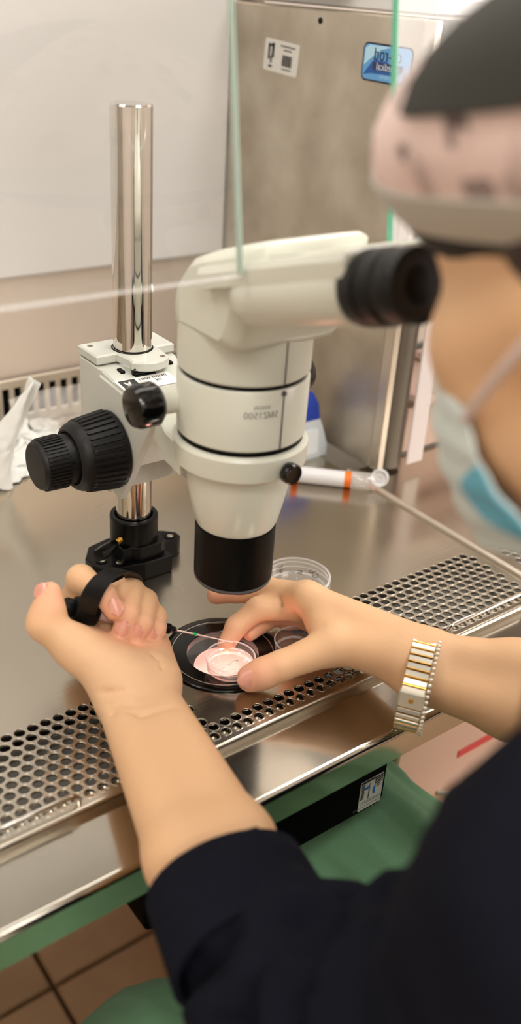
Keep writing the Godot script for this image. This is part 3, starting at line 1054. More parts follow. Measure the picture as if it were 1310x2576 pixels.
func _focus_mount(t: Node3D) -> void:
	# box round the pole
	var st := st_new()
	var c := M.enamel_cool as Material
	var xz := func(h: float) -> Transform3D: return Transform3D(Basis(Vector3(1, 0, 0), Vector3(0, 0, -1), Vector3(0, 1, 0)), Vector3(0, h, 0))
	prism(st, rrect(0.065, 0.034, 0.0022, 3, Vector2(0.020, 0.1665)), 0.1000, 0.1638, xz.call(0.0), 0.0008, 0.3)
	var mount := part("focus_mount", st, c, t)
	mount.scale = Vector3.ONE * 0.9555   # the mount is drawn at 1:0.9555
	mount.position = Vector3(-0.0141, 0.0185, 0.0192)
	st = st_new()
	prism(st, rrect(0.060, 0.043, 0.0022, 3, Vector2(0.0172, 0.1615)), 0.0675, 0.1100, xz.call(0.0), 0.0010, 0.3)
	part("clamp_block", st, c, mount)
	# cap plate with its rounded nose
	st = st_new()
	var cap := PackedVector2Array([Vector2(-0.0128, 0.1838), Vector2(-0.0128, 0.1545), Vector2(0.0035, 0.1545), Vector2(0.0055, 0.1400)])
	for i in 9:
		var a := PI + 0.62 + (PI - 1.24) * i / 8.0
		cap.append(Vector2(0.020 + 0.0190 * cos(a), 0.1445 + 0.0190 * sin(a)))
	cap.append_array(PackedVector2Array([Vector2(0.0365, 0.1400), Vector2(0.0380, 0.1545), Vector2(0.0528, 0.1545), Vector2(0.0528, 0.1838)]))
	prism(st, cap, 0.1648, 0.1722, xz.call(0.0), 0.0012, 0.35)
	part("cap_plate", st, c, mount)
	for p in [Vector2(-0.0065, -0.176), Vector2(0.030, -0.1335)]:
		st = st_new()
		lathe(st, _lat([[0, 0.1722], [0.0022, 0.1722], [0.0022, 0.1726], [0.0012, 0.1726], [0.0010, 0.1720], [0, 0.1720]]), Transform3D(Basis.IDENTITY, Vector3(p.x, 0, p.y)), 14)
		part("cap_screw", st, M.steel, mount)
	st = st_new()
	lathe(st, _lat([[0.0146, 0.1727], [0.0156, 0.1727], [0.0156, 0.1716], [0.0146, 0.1716], [0.0146, 0.1727]]), Transform3D(Basis.IDENTITY, Vector3(0.020, 0, -0.160)), 48)
	part("pole_seal", st, M.black, mount)
	# sliding housing in front, tapering down to a point behind the knob; profile in (z, h)
	var zy := Transform3D(Basis(Vector3(0, 0, 1), Vector3(0, 1, 0), Vector3(-1, 0, 0)), Vector3.ZERO)
	st = st_new()
	prism(st, PackedVector2Array([Vector2(-0.1500, 0.1640), Vector2(-0.1500, 0.1040), Vector2(-0.1050, 0.1040), Vector2(-0.0850, 0.1330), Vector2(-0.0760, 0.1485), Vector2(-0.0820, 0.1560), Vector2(-0.1200, 0.1600)]), -0.0515, 0.0120, zy, 0.0014, 0.25)
	var housing := part("slide_housing", st, c, mount)
	for x in [-0.0135, 0.0465]:
		st = st_new()
		prism(st, PackedVector2Array([Vector2(-0.1500, 0.1600), Vector2(-0.1500, 0.1000), Vector2(-0.1420, 0.0790), Vector2(-0.1290, 0.0712), Vector2(-0.1215, 0.0705), Vector2(-0.0850, 0.1330), Vector2(-0.0770, 0.1480), Vector2(-0.0840, 0.1540), Vector2(-0.1200, 0.1580)]), -x - 0.007, -x, zy, 0.0010, 0.25)
		part("side_cheek", st, c, housing)
	# octagonal collar between cap and housing
	st = st_new()
	prism(st, PackedVector2Array([Vector2(0.0045, 0.152), Vector2(0.0045, 0.139), Vector2(0.0085, 0.1365), Vector2(0.014, 0.1345), Vector2(0.026, 0.1345), Vector2(0.0325, 0.1365), Vector2(0.0365, 0.139), Vector2(0.0365, 0.152)]), 0.155, 0.1665, xz.call(0.0), 0.0004, 0.3)
	part("guide_collar", st, c, mount)
	for x in [0.0, 0.0405]:
		st = st_new()
		bx(st, Vector3(x, 0.1630, -0.1415), Vector3(0.0035, 0.003, 0.007), 0.0004)
		part("guide_slot", st, M.black, mount)
	st = st_new()
	for i in 4:
		bx(st, Vector3(0.0140, 0.1668 - 0.0016 * i, -0.1328 + 0.0006 * i), Vector3(0.017, 0.0012, 0.003), 0.0003)
	bx(st, Vector3(0.0140, 0.1640, -0.1340), Vector3(0.018, 0.0060, 0.003), 0.0003)
	part("black_ribbed_stop", st, M.black_rubber, mount)
	st = st_new()
	lathe(st, _lat([[0, 0], [0.0013, 0], [0.0013, 0.0003], [0, 0.0003]]), Transform3D(Basis(Vector3(0, 1, 0), Vector3(-1, 0, 0), Vector3(0, 0, 1)), Vector3(-0.0130, 0.1555, -0.1430)), 12)
	part("pin_hole", st, M.black, housing)
	# label on the sloping top
	var slope := atan2(0.1600 - 0.1560, 0.038)
	var lx := Transform3D(Basis(Vector3(1, 0, 0), -PI / 2 + slope), Vector3(0.0095, 0.1605, -0.1205))
	st = st_new()
	prism(st, rrect(0.044, 0.0175, 0.0006, 2), -0.0002, 0.0004, lx)
	var lab := part("type_label", st, M.paper, housing)
	st = st_new()
	prism(st, rrect(0.0130, 0.0145, 0.0003, 2, Vector2(-0.0135, 0)), 0.0004, 0.0006, lx)
	part("dark_emblem", st, plain(Color(0.16, 0.16, 0.16), 0.3), lab)
	st = st_new()
	for q in [[-0.0160, 0.001, 0.0012, 0.0060, 0.3], [-0.0133, 0.001, 0.0012, 0.0060, -0.25], [-0.0145, 0.0012, 0.0035, 0.0009, 0.0], [-0.0110, -0.0035, 0.0040, 0.0007, 0.4], [-0.0155, -0.0045, 0.0040, 0.0006, 0.1]]:
		bx(st, Vector3.ZERO, Vector3(q[2], q[3], 0.0003), 0.0, lx * Transform3D(Basis(Vector3(0, 0, 1), q[4]), Vector3(q[0], q[1], 0.0007)))
	part("emblem_mark", st, M.paper, lab)
	lettering("reiw norei", 0.0038, M.print_black, lab, lx * Transform3D(Basis.IDENTITY, Vector3(0.0070, 0.0048, 0.0005)), false)
	lettering("kn.", 0.0034, M.print_black, lab, lx * Transform3D(Basis.IDENTITY, Vector3(0.0100, 0.0000, 0.0005)), false)
	# coarse and fine focus knobs, left and right
	for s in [-1.0, 1.0]:
		var base := -0.0135 if s < 0 else 0.0525
		var kx := Transform3D(Basis(Vector3(0, 0, 1), Vector3(s, 0, 0), Vector3(0, s, 0)), Vector3(base, 0.1105, -0.1285))
		st = st_new()
		_ribbed(st, kx, [[0.0, 0.0], [0.0262, 0.0], [0.0284, 0.0012], [0.0286, 0.0032]], [[0.0286, 0.0036], [0.0258, 0.0285]], [[0.0252, 0.0315], [0.0236, 0.0345], [0.0208, 0.0368], [0.0194, 0.0362], [0.0192, 0.0325], [0, 0.0325]], 36)
		var kn := part("coarse_knob", st, M.black_rubber, mount)
		st = st_new()
		_ribbed(st, kx, [[0.0, 0.0326], [0.0184, 0.0326], [0.0186, 0.0420]], [[0.0186, 0.0425], [0.0180, 0.0590]], [[0.0174, 0.0612], [0.0160, 0.0624], [0, 0.0626]], 44)
		part("fine_knob", st, M.black_rubber, mount)
		st = st_new()
		lathe(st, _lat([[0, 0], [0.0011, 0], [0.0011, 0.0004], [0, 0.0004]]), kx * Transform3D(Basis(Vector3(1, 0, 0), 0.0), Vector3(0.0, 0.0, 0.0)) * Transform3D(Basis(Vector3(0, 1, 0), 0.30) * Basis(Vector3(0, 0, 1), -PI / 2), Vector3(0, 0, 0)) * Transform3D(Basis.IDENTITY, Vector3(-0.0412, 0.0184, 0)), 10)
		part("grub_screw_hole", st, M.black, mount)


# a turned knob whose middle section carries lengthways ribs
func _ribbed(st: SurfaceTool, kx: Transform3D, before: Array, mid: Array, after: Array, ribs: int) -> void:
	lathe(st, _lat(before + [mid[0]]), kx, 96)
	lathe(st, _lat([mid[1]] + after), kx, 96)
	lathe(st, _lat([[0.0, mid[0][1]], [mid[0][0], mid[0][1]], [mid[1][0], mid[1][1]], [0.0, mid[1][1]]]), kx, 96)
	var a := Vector2(mid[0][0], mid[0][1])
	var b := Vector2(mid[1][0], mid[1][1])
	for i in ribs:
		var t := TAU * i / ribs
		var half := PI / ribs * 0.70
		var rings := []
		var steps := 10
		for j in steps + 1:
			var f := 0.5 - 0.5 * cos(PI * j / steps)
			var r := lerpf(a.x, b.x, f)
			var y := lerpf(a.y, b.y, f)
			var end := clampf(minf(f, 1.0 - f) * 22.0, 0.0, 1.0)
			var hw := half * sqrt(maxf(end, 0.02))
			var up := 0.0011 * clampf(end * 1.4, 0.0, 1.0)
			var ring := []
			for q in [[-1.0, -0.0003], [-0.72, up], [0.72, up], [1.0, -0.0003]]:
				var ang: float = t - q[0] * hw
				var rr: float = r + q[1]
				ring.append(kx * Vector3(rr * cos(ang), y, -rr * sin(ang)))
			rings.append(ring)
		st.set_smooth_group(-1)
		for j in steps:
			for k in 3:
				quad(st, rings[j][k + 1], rings[j][k], rings[j + 1][k], rings[j + 1][k + 1])


func _ring_holder(t: Node3D, axis: Transform3D) -> void:
	var st := st_new()
	lathe(st, _lat([[0.0330, 0.1545], [0.0400, 0.1545], [0.0418, 0.1562], [0.0422, 0.1600], [0.0424, 0.1695], [0.0410, 0.1716], [0.0385, 0.1720], [0.0330, 0.1720], [0.0330, 0.1545]]), axis, 96)
	var holder := part("ring_holder", st, M.enamel, t)
	# arm back to the slide housing: outline in (x, -z)
	st = st_new()
	var xz := Transform3D(Basis(Vector3(1, 0, 0), Vector3(0, 0, -1), Vector3(0, 1, 0)), Vector3.ZERO)
	prism(st, PackedVector2Array([Vector2(AX - 0.0415, 0.004), Vector2(AX - 0.0385, 0.026), Vector2(-0.0240, 0.052), Vector2(-0.0225, 0.070), Vector2(0.0335, 0.070), Vector2(0.0340, 0.048), Vector2(AX + 0.0385, 0.024), Vector2(AX + 0.0415, 0.004), Vector2(AX + 0.033, 0.008), Vector2(AX + 0.020, 0.030), Vector2(AX - 0.020, 0.030), Vector2(AX - 0.033, 0.008)]), 0.1480, 0.1690, xz, 0.0014, 0.3)
	part("holder_arm", st, M.enamel, holder)
	var dir := Vector3(sin(0.10), 0.0, cos(0.10))
	st = st_new()
	lathe(st, _lat([[0, -0.004], [0.0030, -0.004], [0.0030, 0.0016], [0.0062, 0.0018], [0.0066, 0.0026], [0.0066, 0.0072], [0.0060, 0.0082], [0.0, 0.0078]]), along(Vector3(AX, 0.1610, 0) + dir * 0.0415, dir), 28)
	part("lock_screw", st, M.black_gloss, holder)


func _binocular(t: Node3D) -> void:
	var zy := Transform3D(Basis(Vector3(0, 0, 1), Vector3(0, 1, 0), Vector3(-1, 0, 0)), Vector3(AX, 0, 0))
	# central body: side profile in (z, h), rounded across
	var prof := PackedVector2Array([Vector2(-0.0400, 0.2400), Vector2(-0.0412, 0.2440), Vector2(-0.0415, 0.2500), Vector2(-0.0400, 0.2560), Vector2(-0.0350, 0.2625), Vector2(-0.0260, 0.2695), Vector2(-0.0140, 0.2765), Vector2(0.0, 0.2835), Vector2(0.0180, 0.2910), Vector2(0.0400, 0.2985), Vector2(0.0540, 0.3030), Vector2(0.0600, 0.3020), Vector2(0.0590, 0.2900), Vector2(0.0480, 0.2560), Vector2(0.0430, 0.2450), Vector2(0.0390, 0.2400)])
	var st := st_new()
	var rings := []
	var n := prof.size()
	var cen := Vector2(0.004, 0.262)
	var W := 0.0405
	for k in 13:
		var f := lerpf(-1.0, 1.0, k / 12.0)
		var x := W * signf(f) * pow(absf(f), 0.55)
		var inset := 1.0 - 0.25 * pow(absf(f), 7.0)
		var ring := []
		for i in n:
			var p := cen + (prof[i] - cen) * inset
			# plan: the back is round
			var back := 0.0
			if p.x < 0.0:
				back = absf(p.x) - sqrt(maxf(1.0 - pow(x / 0.0425, 2.0), 0.03)) * absf(p.x)
			ring.append(Vector3(AX + x, p.y, p.x + back))
		rings.append(ring)
	loft(st, rings, true, true, 1)
	var head := part("binocular_head", st, M.enamel, t)
	# barrels with cover slabs
	for s in [-1.0, 1.0]:
		var x: float = AX + s * 0.032
		var a := Vector3(x, 0.2736, 0.0465)
		var b := Vector3(x, 0.2987, 0.1275)
		var dir := (b - a).normalized()
		var bx_ := along(a, dir)
		var L := (b - a).length()
		st = st_new()
		lathe(st, _lat([[0, -0.0050], [0.0080, -0.0042], [0.0130, -0.0012], [0.0156, 0.004], [0.0164, 0.010], [0.0166, L - 0.002], [0.0156, L], [0, L]]), bx_, 64)
		part("barrel", st, M.enamel, head)
		st = st_new()
		var up := Vector3(0, dir.z, -dir.y)
		var slab := Transform3D(Basis(Vector3(-s, 0, 0), up, dir) if s < 0 else Basis(Vector3(1, 0, 0), up, dir), a)
		slab.basis = Basis(Vector3(1, 0, 0), up, dir)
		prism(st, PackedVector2Array([Vector2(-s * 0.020, 0.0), Vector2(s * 0.0155, 0.006), Vector2(s * 0.0158, 0.0135), Vector2(s * 0.0135, 0.0172), Vector2(-s * 0.018, 0.0184), Vector2(-s * 0.022, 0.0165)]), -0.026, L + 0.0065, slab, 0.0012, 0.5)
		part("barrel_cover", st, M.enamel, head)
		st = st_new()
		bx(st, Vector3(-s * 0.003, 0.01790, L * 0.45), Vector3(0.034, 0.0003, 0.0008), 0.0, slab)
		part("cover_joint", st, M.print_grey, head)
		# eyepiece
		st = st_new()
		lathe(st, _lat([[0, L - 0.001], [0.0135, L - 0.001], [0.0158, L + 0.0010], [0.0168, L + 0.0035], [0.0172, L + 0.0095], [0.0170, L + 0.0115], [0.0160, L + 0.0118], [0.0160, L + 0.0128], [0.0171, L + 0.0132], [0.0172, L + 0.0190], [0.0166, L + 0.0215], [0.0158, L + 0.0225], [0.0163, L + 0.0240], [0.0166, L + 0.0345], [0.0160, L + 0.0360], [0.0150, L + 0.0364], [0.0142, L + 0.0356], [0, L + 0.0350]]), bx_, 64)
		var eye := part("eyepiece", st, M.black_rubber, t)
		eye.set_meta("label", "black rubber eyepiece")
		st = st_new()
		lathe(st, _lat([[0.0095, L + 0.0352], [0.006, L + 0.0356], [0, L + 0.0358]]), bx_, 32)
		part("eye_lens", st, M.black, eye)
		st = st_new()
		for k in 9:
			var ang := PI + 0.2 + 0.2 * k
			bx(st, Vector3(0.0173, 0, 0), Vector3(0.0003, 0.0022, 0.0012), 0.0, bx_ * Transform3D(Basis(Vector3.UP, ang), Vector3(0, L + 0.0075, 0)))
		part("scale_marks", st, M.print_grey, eye)


# ---------------------------------------------------------------- things on the bench

func _dish(called: String, label: String, at: Vector3, r: float, height: float, flare: float) -> Node3D:
	var t := thing(called, label, "dish", at)
	var st := st_new()
	lathe(st, _lat([[0, 0.0008], [r - 0.002, 0.0008], [r - 0.0014, 0.0], [r - 0.0006, 0.0], [r, 0.0010], [r + flare, height]]), Transform3D.IDENTITY, 72)
	part("dish_wall", st, M.clear, t)
	st = st_new()
	lathe(st, _lat([[r + flare - 0.0008, height - 0.0004], [r + flare + 0.0001, height - 0.0006], [r + flare + 0.0001, height + 0.0003], [r + flare - 0.0008, height + 0.0003], [r + flare - 0.0008, height - 0.0004]]), Transform3D.IDENTITY, 72)
	part("dish_rim", st, M.clear_rim, t)
	st = st_new()
	lathe(st, _lat([[r - 0.0016, -0.0001], [r - 0.0002, 0.0004], [r - 0.0002, 0.0012], [r - 0.0016, 0.0006], [r - 0.0016, -0.0001]]), Transform3D.IDENTITY, 72)
	part("foot_rim", st, M.clear_rim, t)
	return t


func _stroke(st: SurfaceTool, pts: Array, at: Vector3, size: float, turn: float) -> void:
	var b := Basis(Vector3.UP, turn)
	var out := []
	for p in pts:
		out.append(at + b * Vector3(p[0] * size, 0, p[1] * size))
	tube(st, out, 0.00022, 5)


func _bench_things() -> void:
	# dish under the objective, with oil, drops and pen marks
	var t := _dish("petri_dish", "small clear culture dish with drops, lit pink from below, held by the right hand", V(-0.0055, 0.0018, 0.0168), 0.0164, 0.0095, 0.0008)
	var st := st_new()
	lathe(st, _lat([[0.0158, 0.0012], [0.0161, 0.0042], [0, 0.0040]]), Transform3D.IDENTITY, 64)
	var oil := part("oil_layer", st, M.clear, t)
	st = st_new()
	lathe(st, _lat([[0.0150, 0.0041], [0.0161, 0.0049], [0.0161, 0.0042], [0.0150, 0.0041]]), Transform3D.IDENTITY, 64)
	part("meniscus", st, M.clear_rim, oil)
	for i in 8:
		var a := 0.35 + TAU * i / 8.0
		st = st_new()
		var rr := 0.0021 if i % 2 == 0 else 0.0024
		lathe(st, _lat([[rr, 0.0041], [rr * 0.9, 0.0049], [rr * 0.6, 0.0054], [0, 0.0056]]), Transform3D(Basis.IDENTITY, Vector3(0.0102 * cos(a), 0, 0.0102 * sin(a))), 24)
		part("drop", st, M.clear_rim if i % 3 == 0 else M.clear, t)
	st = st_new()
	lathe(st, _lat([[0.0016, 0.0041], [0.0013, 0.0048], [0, 0.0051]]), Transform3D(Basis.IDENTITY, Vector3(0.001, 0, 0.0015)), 20)
	part("drop", st, M.clear_rim, t)
	st = st_new()
	_stroke(st, [[0, 0], [0.4, 0.5], [0.5, 1.0]], Vector3(-0.001, 0.0018, -0.002), 0.0022, 0.6)
	_stroke(st, [[0, 0.6], [0.3, 0], [0.5, 0.7], [0.8, 0], [1.0, 0.6]], Vector3(0.0030, 0.0018, -0.0030), 0.0022, -0.3)
	_stroke(st, [[0, 0], [0.5, 0.1], [0.2, 0.5], [0.8, 0.6]], Vector3(0.0060, 0.0018, -0.0020), 0.0020, 0.4)
	part("pen_marks", st, M.print_black, t).set_meta("label", "black handwritten marks")
	# bigger dish behind, half hidden by the objective
	t = _dish("petri_dish", "larger clear dish with handwriting on its lid, on the steel behind the objective", V(0.0955, 0.0002, -0.0370), 0.0245, 0.0100, 0.0004)
	st = st_new()
	lathe(st, _lat([[0.0262, 0.0045], [0.0262, 0.0122], [0.0255, 0.0130], [0.0, 0.0130]]), Transform3D.IDENTITY, 72)
	var lid := part("lid", st, M.clear, t)
	st = st_new()
	lathe(st, _lat([[0.0248, 0.0126], [0.0264, 0.0120], [0.0263, 0.0132], [0.0248, 0.0134], [0.0248, 0.0126]]), Transform3D.IDENTITY, 72)
	lathe(st, _lat([[0.0258, 0.0042], [0.0264, 0.0042], [0.0264, 0.0048], [0.0258, 0.0048], [0.0258, 0.0042]]), Transform3D.IDENTITY, 72)
	part("lid_rim", st, M.clear_rim, lid)
	st = st_new()
	var face := 0.66
	_stroke(st, [[0.9, 0.1], [0.3, -0.1], [0.0, 0.5], [0.3, 1.0], [0.9, 0.9], [1.3, 0.5]], Vector3(0.008, 0.0133, 0.0085), 0.0045, face)
	_stroke(st, [[0, 1.0], [0.1, 0.0], [0.8, 0.0], [0.7, 0.6], [0.1, 0.5], [0.8, 1.2]], Vector3(0.010, 0.0133, 0.002), 0.0038, face)
	_stroke(st, [[0, 1], [0.2, 0], [0.7, 0.9], [1.0, 0.0], [1.1, 0.8]], Vector3(0.001, 0.0133, -0.002), 0.0042, face)
	_stroke(st, [[0, 0], [0.6, 0.4], [0.2, 0.8], [0.9, 0.9]], Vector3(-0.004, 0.0133, -0.006), 0.0045, face)
	_stroke(st, [[0, 0.8], [0.3, 0.1], [0.6, 0.8], [0.9, 0.1], [1.3, 0.7]], Vector3(-0.011, 0.0133, -0.011), 0.0045, face)
	_stroke(st, [[0, 0], [0.5, 0.5], [1.2, 0.4]], Vector3(-0.006, 0.0133, -0.016), 0.0045, face)
	part("pen_marks", st, M.print_black, lid).set_meta("label", "black handwriting")
	# a third one on the stage ring, beneath the hand
	t = _dish("petri_dish", "empty clear dish on the black stage ring, half hidden under the right hand", V(0.0455, 0.0018, 0.0260), 0.0155, 0.0090, 0.0008)

	# tube with orange bands
	var a := Vector3(0.20721, 0.76780, -0.18566)
	var b := Vector3(0.24838, 0.76780, -0.14681)
	t = thing("sample_tube", "clear tube with a white label between two orange bands, lying against the side wall", "tube", a)
	var L := (b - a).length()
	var ax := Transform3D(along(a, b - a).basis, Vector3.ZERO)
	st = st_new()
	lathe(st, _lat([[0, -0.002], [0.0072, 0.0], [0.0072, L]]), ax, 40)
	part("tube_wall", st, M.clear_rim, t)
	for q in [[0.0, 0.007], [L - 0.007, L]]:
		st = st_new()
		lathe(st, _lat([[0.0, q[0]], [0.0076, q[0]], [0.0076, q[1]], [0.0, q[1]]]), ax, 40)
		part("orange_band", st, M.orange, t)
	st = st_new()
	lathe(st, _lat([[0.0074, 0.0065], [0.0077, 0.0065], [0.0077, L - 0.0065], [0.0074, L - 0.0065]]), ax, 40)
	var lab := part("white_label", st, plain(Color(0.88, 0.88, 0.89), 0.45), t)
	st = st_new()
	for q in [[0.012, 0.25, 0.004], [0.014, -0.25, 0.003], [0.026, 0.1, 0.004], [0.035, 0.15, 0.012], [0.041, -0.3, 0.010], [0.036, 0.32, 0.007], [0.047, 0.0, 0.005]]:
		bx(st, Vector3(0.00775, 0, 0), Vector3(0.0002, q[2], 0.0014), 0.0, ax * Transform3D(Basis(Vector3.UP, 2.05 + q[1]), Vector3(0, q[0], 0)))
	part("print", st, M.print_grey, lab)
	st = st_new()
	lathe(st, _lat([[0.0070, L], [0.0084, L], [0.0086, L + 0.001], [0.0086, L + 0.022], [0.0080, L + 0.023], [0, L + 0.023]]), ax, 40)
	part("clear_cap", st, M.clear_rim, t)
	# round clear cap beside it, seen end on
	var c := Vector3(0.27452, 0.76880, -0.13524)
	var face2 := Vector3(-0.70, 0.30, 0.62)
	t = thing("clear_cap", "round clear cap lying on edge at the end of the orange banded tube", "cap", c)
	st = st_new()
	lathe(st, _lat([[0.0045, -0.002], [0.0080, -0.002], [0.0086, -0.001], [0.0086, 0.006], [0.0078, 0.007], [0.0066, 0.006], [0.0060, 0.0045], [0.0035, 0.004], [0.0030, 0.0055], [0.0022, 0.0055], [0.0020, 0.004], [0, 0.004]]), Transform3D(along(Vector3.ZERO, face2).basis, Vector3.ZERO), 40)
	part("cap_shell", st, plain(Color(0.86, 0.86, 0.86), 0.25), t)

	# carton behind the microscope
	t = thing("wipes_carton", "small white carton with blue top behind the microscope, against the side wall", "carton", V(0.2430, 0, -0.232))
	st = st_new()
	var rings := []
	for q in [[0.0, 0.033, 0.018], [0.012, 0.0325, 0.018], [0.030, 0.0275, 0.0155], [0.0405, 0.0235, 0.014]]:
		var ring := []
		for p in rrect(q[1] * 2, q[2] * 2, 0.003, 3):
			ring.append(Vector3(p.x, q[0], -p.y))
		rings.append(ring)
	loft(st, rings)
	part("white_body", st, plain(Color(0.76, 0.79, 0.81), 0.5), t)
	st = st_new()
	rings = []
	for q in [[0.0400, 0.0238, 0.0142], [0.055, 0.0215, 0.013], [0.066, 0.0165, 0.010], [0.0705, 0.010, 0.006]]:
		var ring := []
		for p in rrect(q[1] * 2, q[2] * 2, 0.003, 3):
			ring.append(Vector3(p.x, q[0], -p.y))
		rings.append(ring)
	loft(st, rings)
	var top := part("blue_top", st, plain(Color(0.10, 0.23, 0.62), 0.4), t)
	st = st_new()
	prism(st, PackedVector2Array([Vector2(-0.012, 0.0405), Vector2(0.0155, 0.0405), Vector2(0.0155, 0.047), Vector2(0.006, 0.051), Vector2(-0.012, 0.050)]), 0.0130, 0.0150, Transform3D(Basis(Vector3(1, 0, 0), -0.05), Vector3(0, 0, 0.0002)))
	part("green_patch", st, plain(Color(0.52, 0.58, 0.20), 0.5), top)
	st = st_new()
	prism(st, rrect(0.018, 0.026, 0.003, 3, Vector2(0.010, 0.017)), 0.0178, 0.0186, Transform3D(Basis(Vector3(1, 0, 0), -0.08), Vector3(0, 0, 0.0006)))
	part("pale_patch", st, plain(Color(0.86, 0.88, 0.89), 0.5), t)

	# crumpled tissue at the back left with a wisp that stands up
	var n := FastNoiseLite.new()
	n.seed = 11
	n.frequency = 9.0
	n.fractal_octaves = 3
	st = st_new()
	var grid := []
	for i in 41:
		var row := []
		for j in 33:
			var u := i / 40.0
			var v := j / 32.0
			var x := -0.155 + 0.225 * u
			var z := -0.405 + 0.095 * v + 0.02 * sin(u * 5.0)
			var edge: float = minf(minf(u, 1.0 - u) * 6.0, minf(v, 1.0 - v) * 4.0)
			var y: float = (0.006 + 0.014 * (n.get_noise_2d(x * 4, z * 4) + 0.5) + 0.008 * n.get_noise_2d(x * 16, z * 16)) * clampf(edge, 0.0, 1.0)
			row.append(V(x + 0.008 * n.get_noise_2d(z * 12, x * 9), 0.0012 + maxf(y, 0.0), z + 0.008 * n.get_noise_2d(x * 12, z * 9 + 5)))
		grid.append(row)
	sheet(st, grid, 0.0006)
	var tm := plain(Color(0.90, 0.90, 0.88), 0.8)
	tm.backlight_enabled = true
	tm.backlight = Color(0.35, 0.35, 0.34)
	t = thing("tissue", "crumpled white tissue lying at the back left of the bench with one corner standing up", "tissue", Vector3.ZERO)
	part("crumpled_sheet", st, tm, t)
	st = st_new()
	grid = []
	for i in 15:
		var row := []
		var u := i / 14.0
		var p: Vector3 = V(-0.050, 0.012, -0.302).lerp(V(0.0005, 0.097, -0.300), u)
		for j in 9:
			var v := j / 8.0 - 0.5
			var w := lerpf(0.062, 0.010, pow(u, 0.8))
			row.append(p + Vector3(w * v * 0.8, -w * v * 0.35 + 0.004 * sin(u * 8.0), 0.010 * sin(v * 6.0 + u * 4.0) + 0.004 * n.get_noise_2d(u * 20, v * 20)))
		grid.append(row)
	sheet(st, grid, 0.0006)
	part("standing_corner", st, tm, t)
	# clear film wrapper behind it
	st = st_new()
	grid = []
	for i in 21:
		var row := []
		for j in 13:
			var u := i / 20.0
			var v := j / 12.0
			row.append(V(0.020 + 0.100 * u, 0.003 + 0.036 * v + 0.004 * sin(u * 3.0), -0.385 - 0.020 * v + 0.006 * n.get_noise_2d(u * 30, v * 20)))
		grid.append(row)
	sheet(st, grid, 0.0008)
	var fm := plain(Color(0.97, 0.95, 0.93, 0.16), 0.3)
	fm.transparency = BaseMaterial3D.TRANSPARENCY_ALPHA
	var w2 := part("film_wrapper", st, fm, self)
	tag(w2, "translucent film wrapper standing before the slotted grille beside the tissue", "wrapper")

	# shelf over the side wall, papers on it, white acrylic strip and clutter of the right bay
	st = st_new()
	bx(st, V(0.62, 0.406, -0.30), Vector3(0.64, 0.014, 0.27), 0.002)
	var shelf := part("bay_shelf", st, M.white_panel, self)
	tag(shelf, "white shelf lying across the top of the steel side wall", "shelf")
	for i in 3:
		st = st_new()
		bx(st, Vector3(0, 0, 0), Vector3(0.21, 0.0016, 0.135), 0.0004, Transform3D(Basis(Vector3.UP, 0.05 * i - 0.05), V(0.385 + 0.004 * i, 0.4142 + 0.0018 * i, -0.330)))
		tag(part("paper_sheet", st, M.paper, self), ["lowest of the white paper pads on the shelf above the side wall", "middle white paper pad of the pile on the shelf", "topmost white paper pad of the pile on the shelf"][i], "paper", "paper pads on the shelf")
	st = st_new()
	bx(st, V(0.3265, 0.203, -0.1425), Vector3(0.0215, 0.388, 0.003), 0.0009)
	tag(part("acrylic_strip", st, plain(Color(0.86, 0.82, 0.81), 0.35), self), "white upright acrylic strip beside the steel side wall, seen below the eyepiece", "panel")


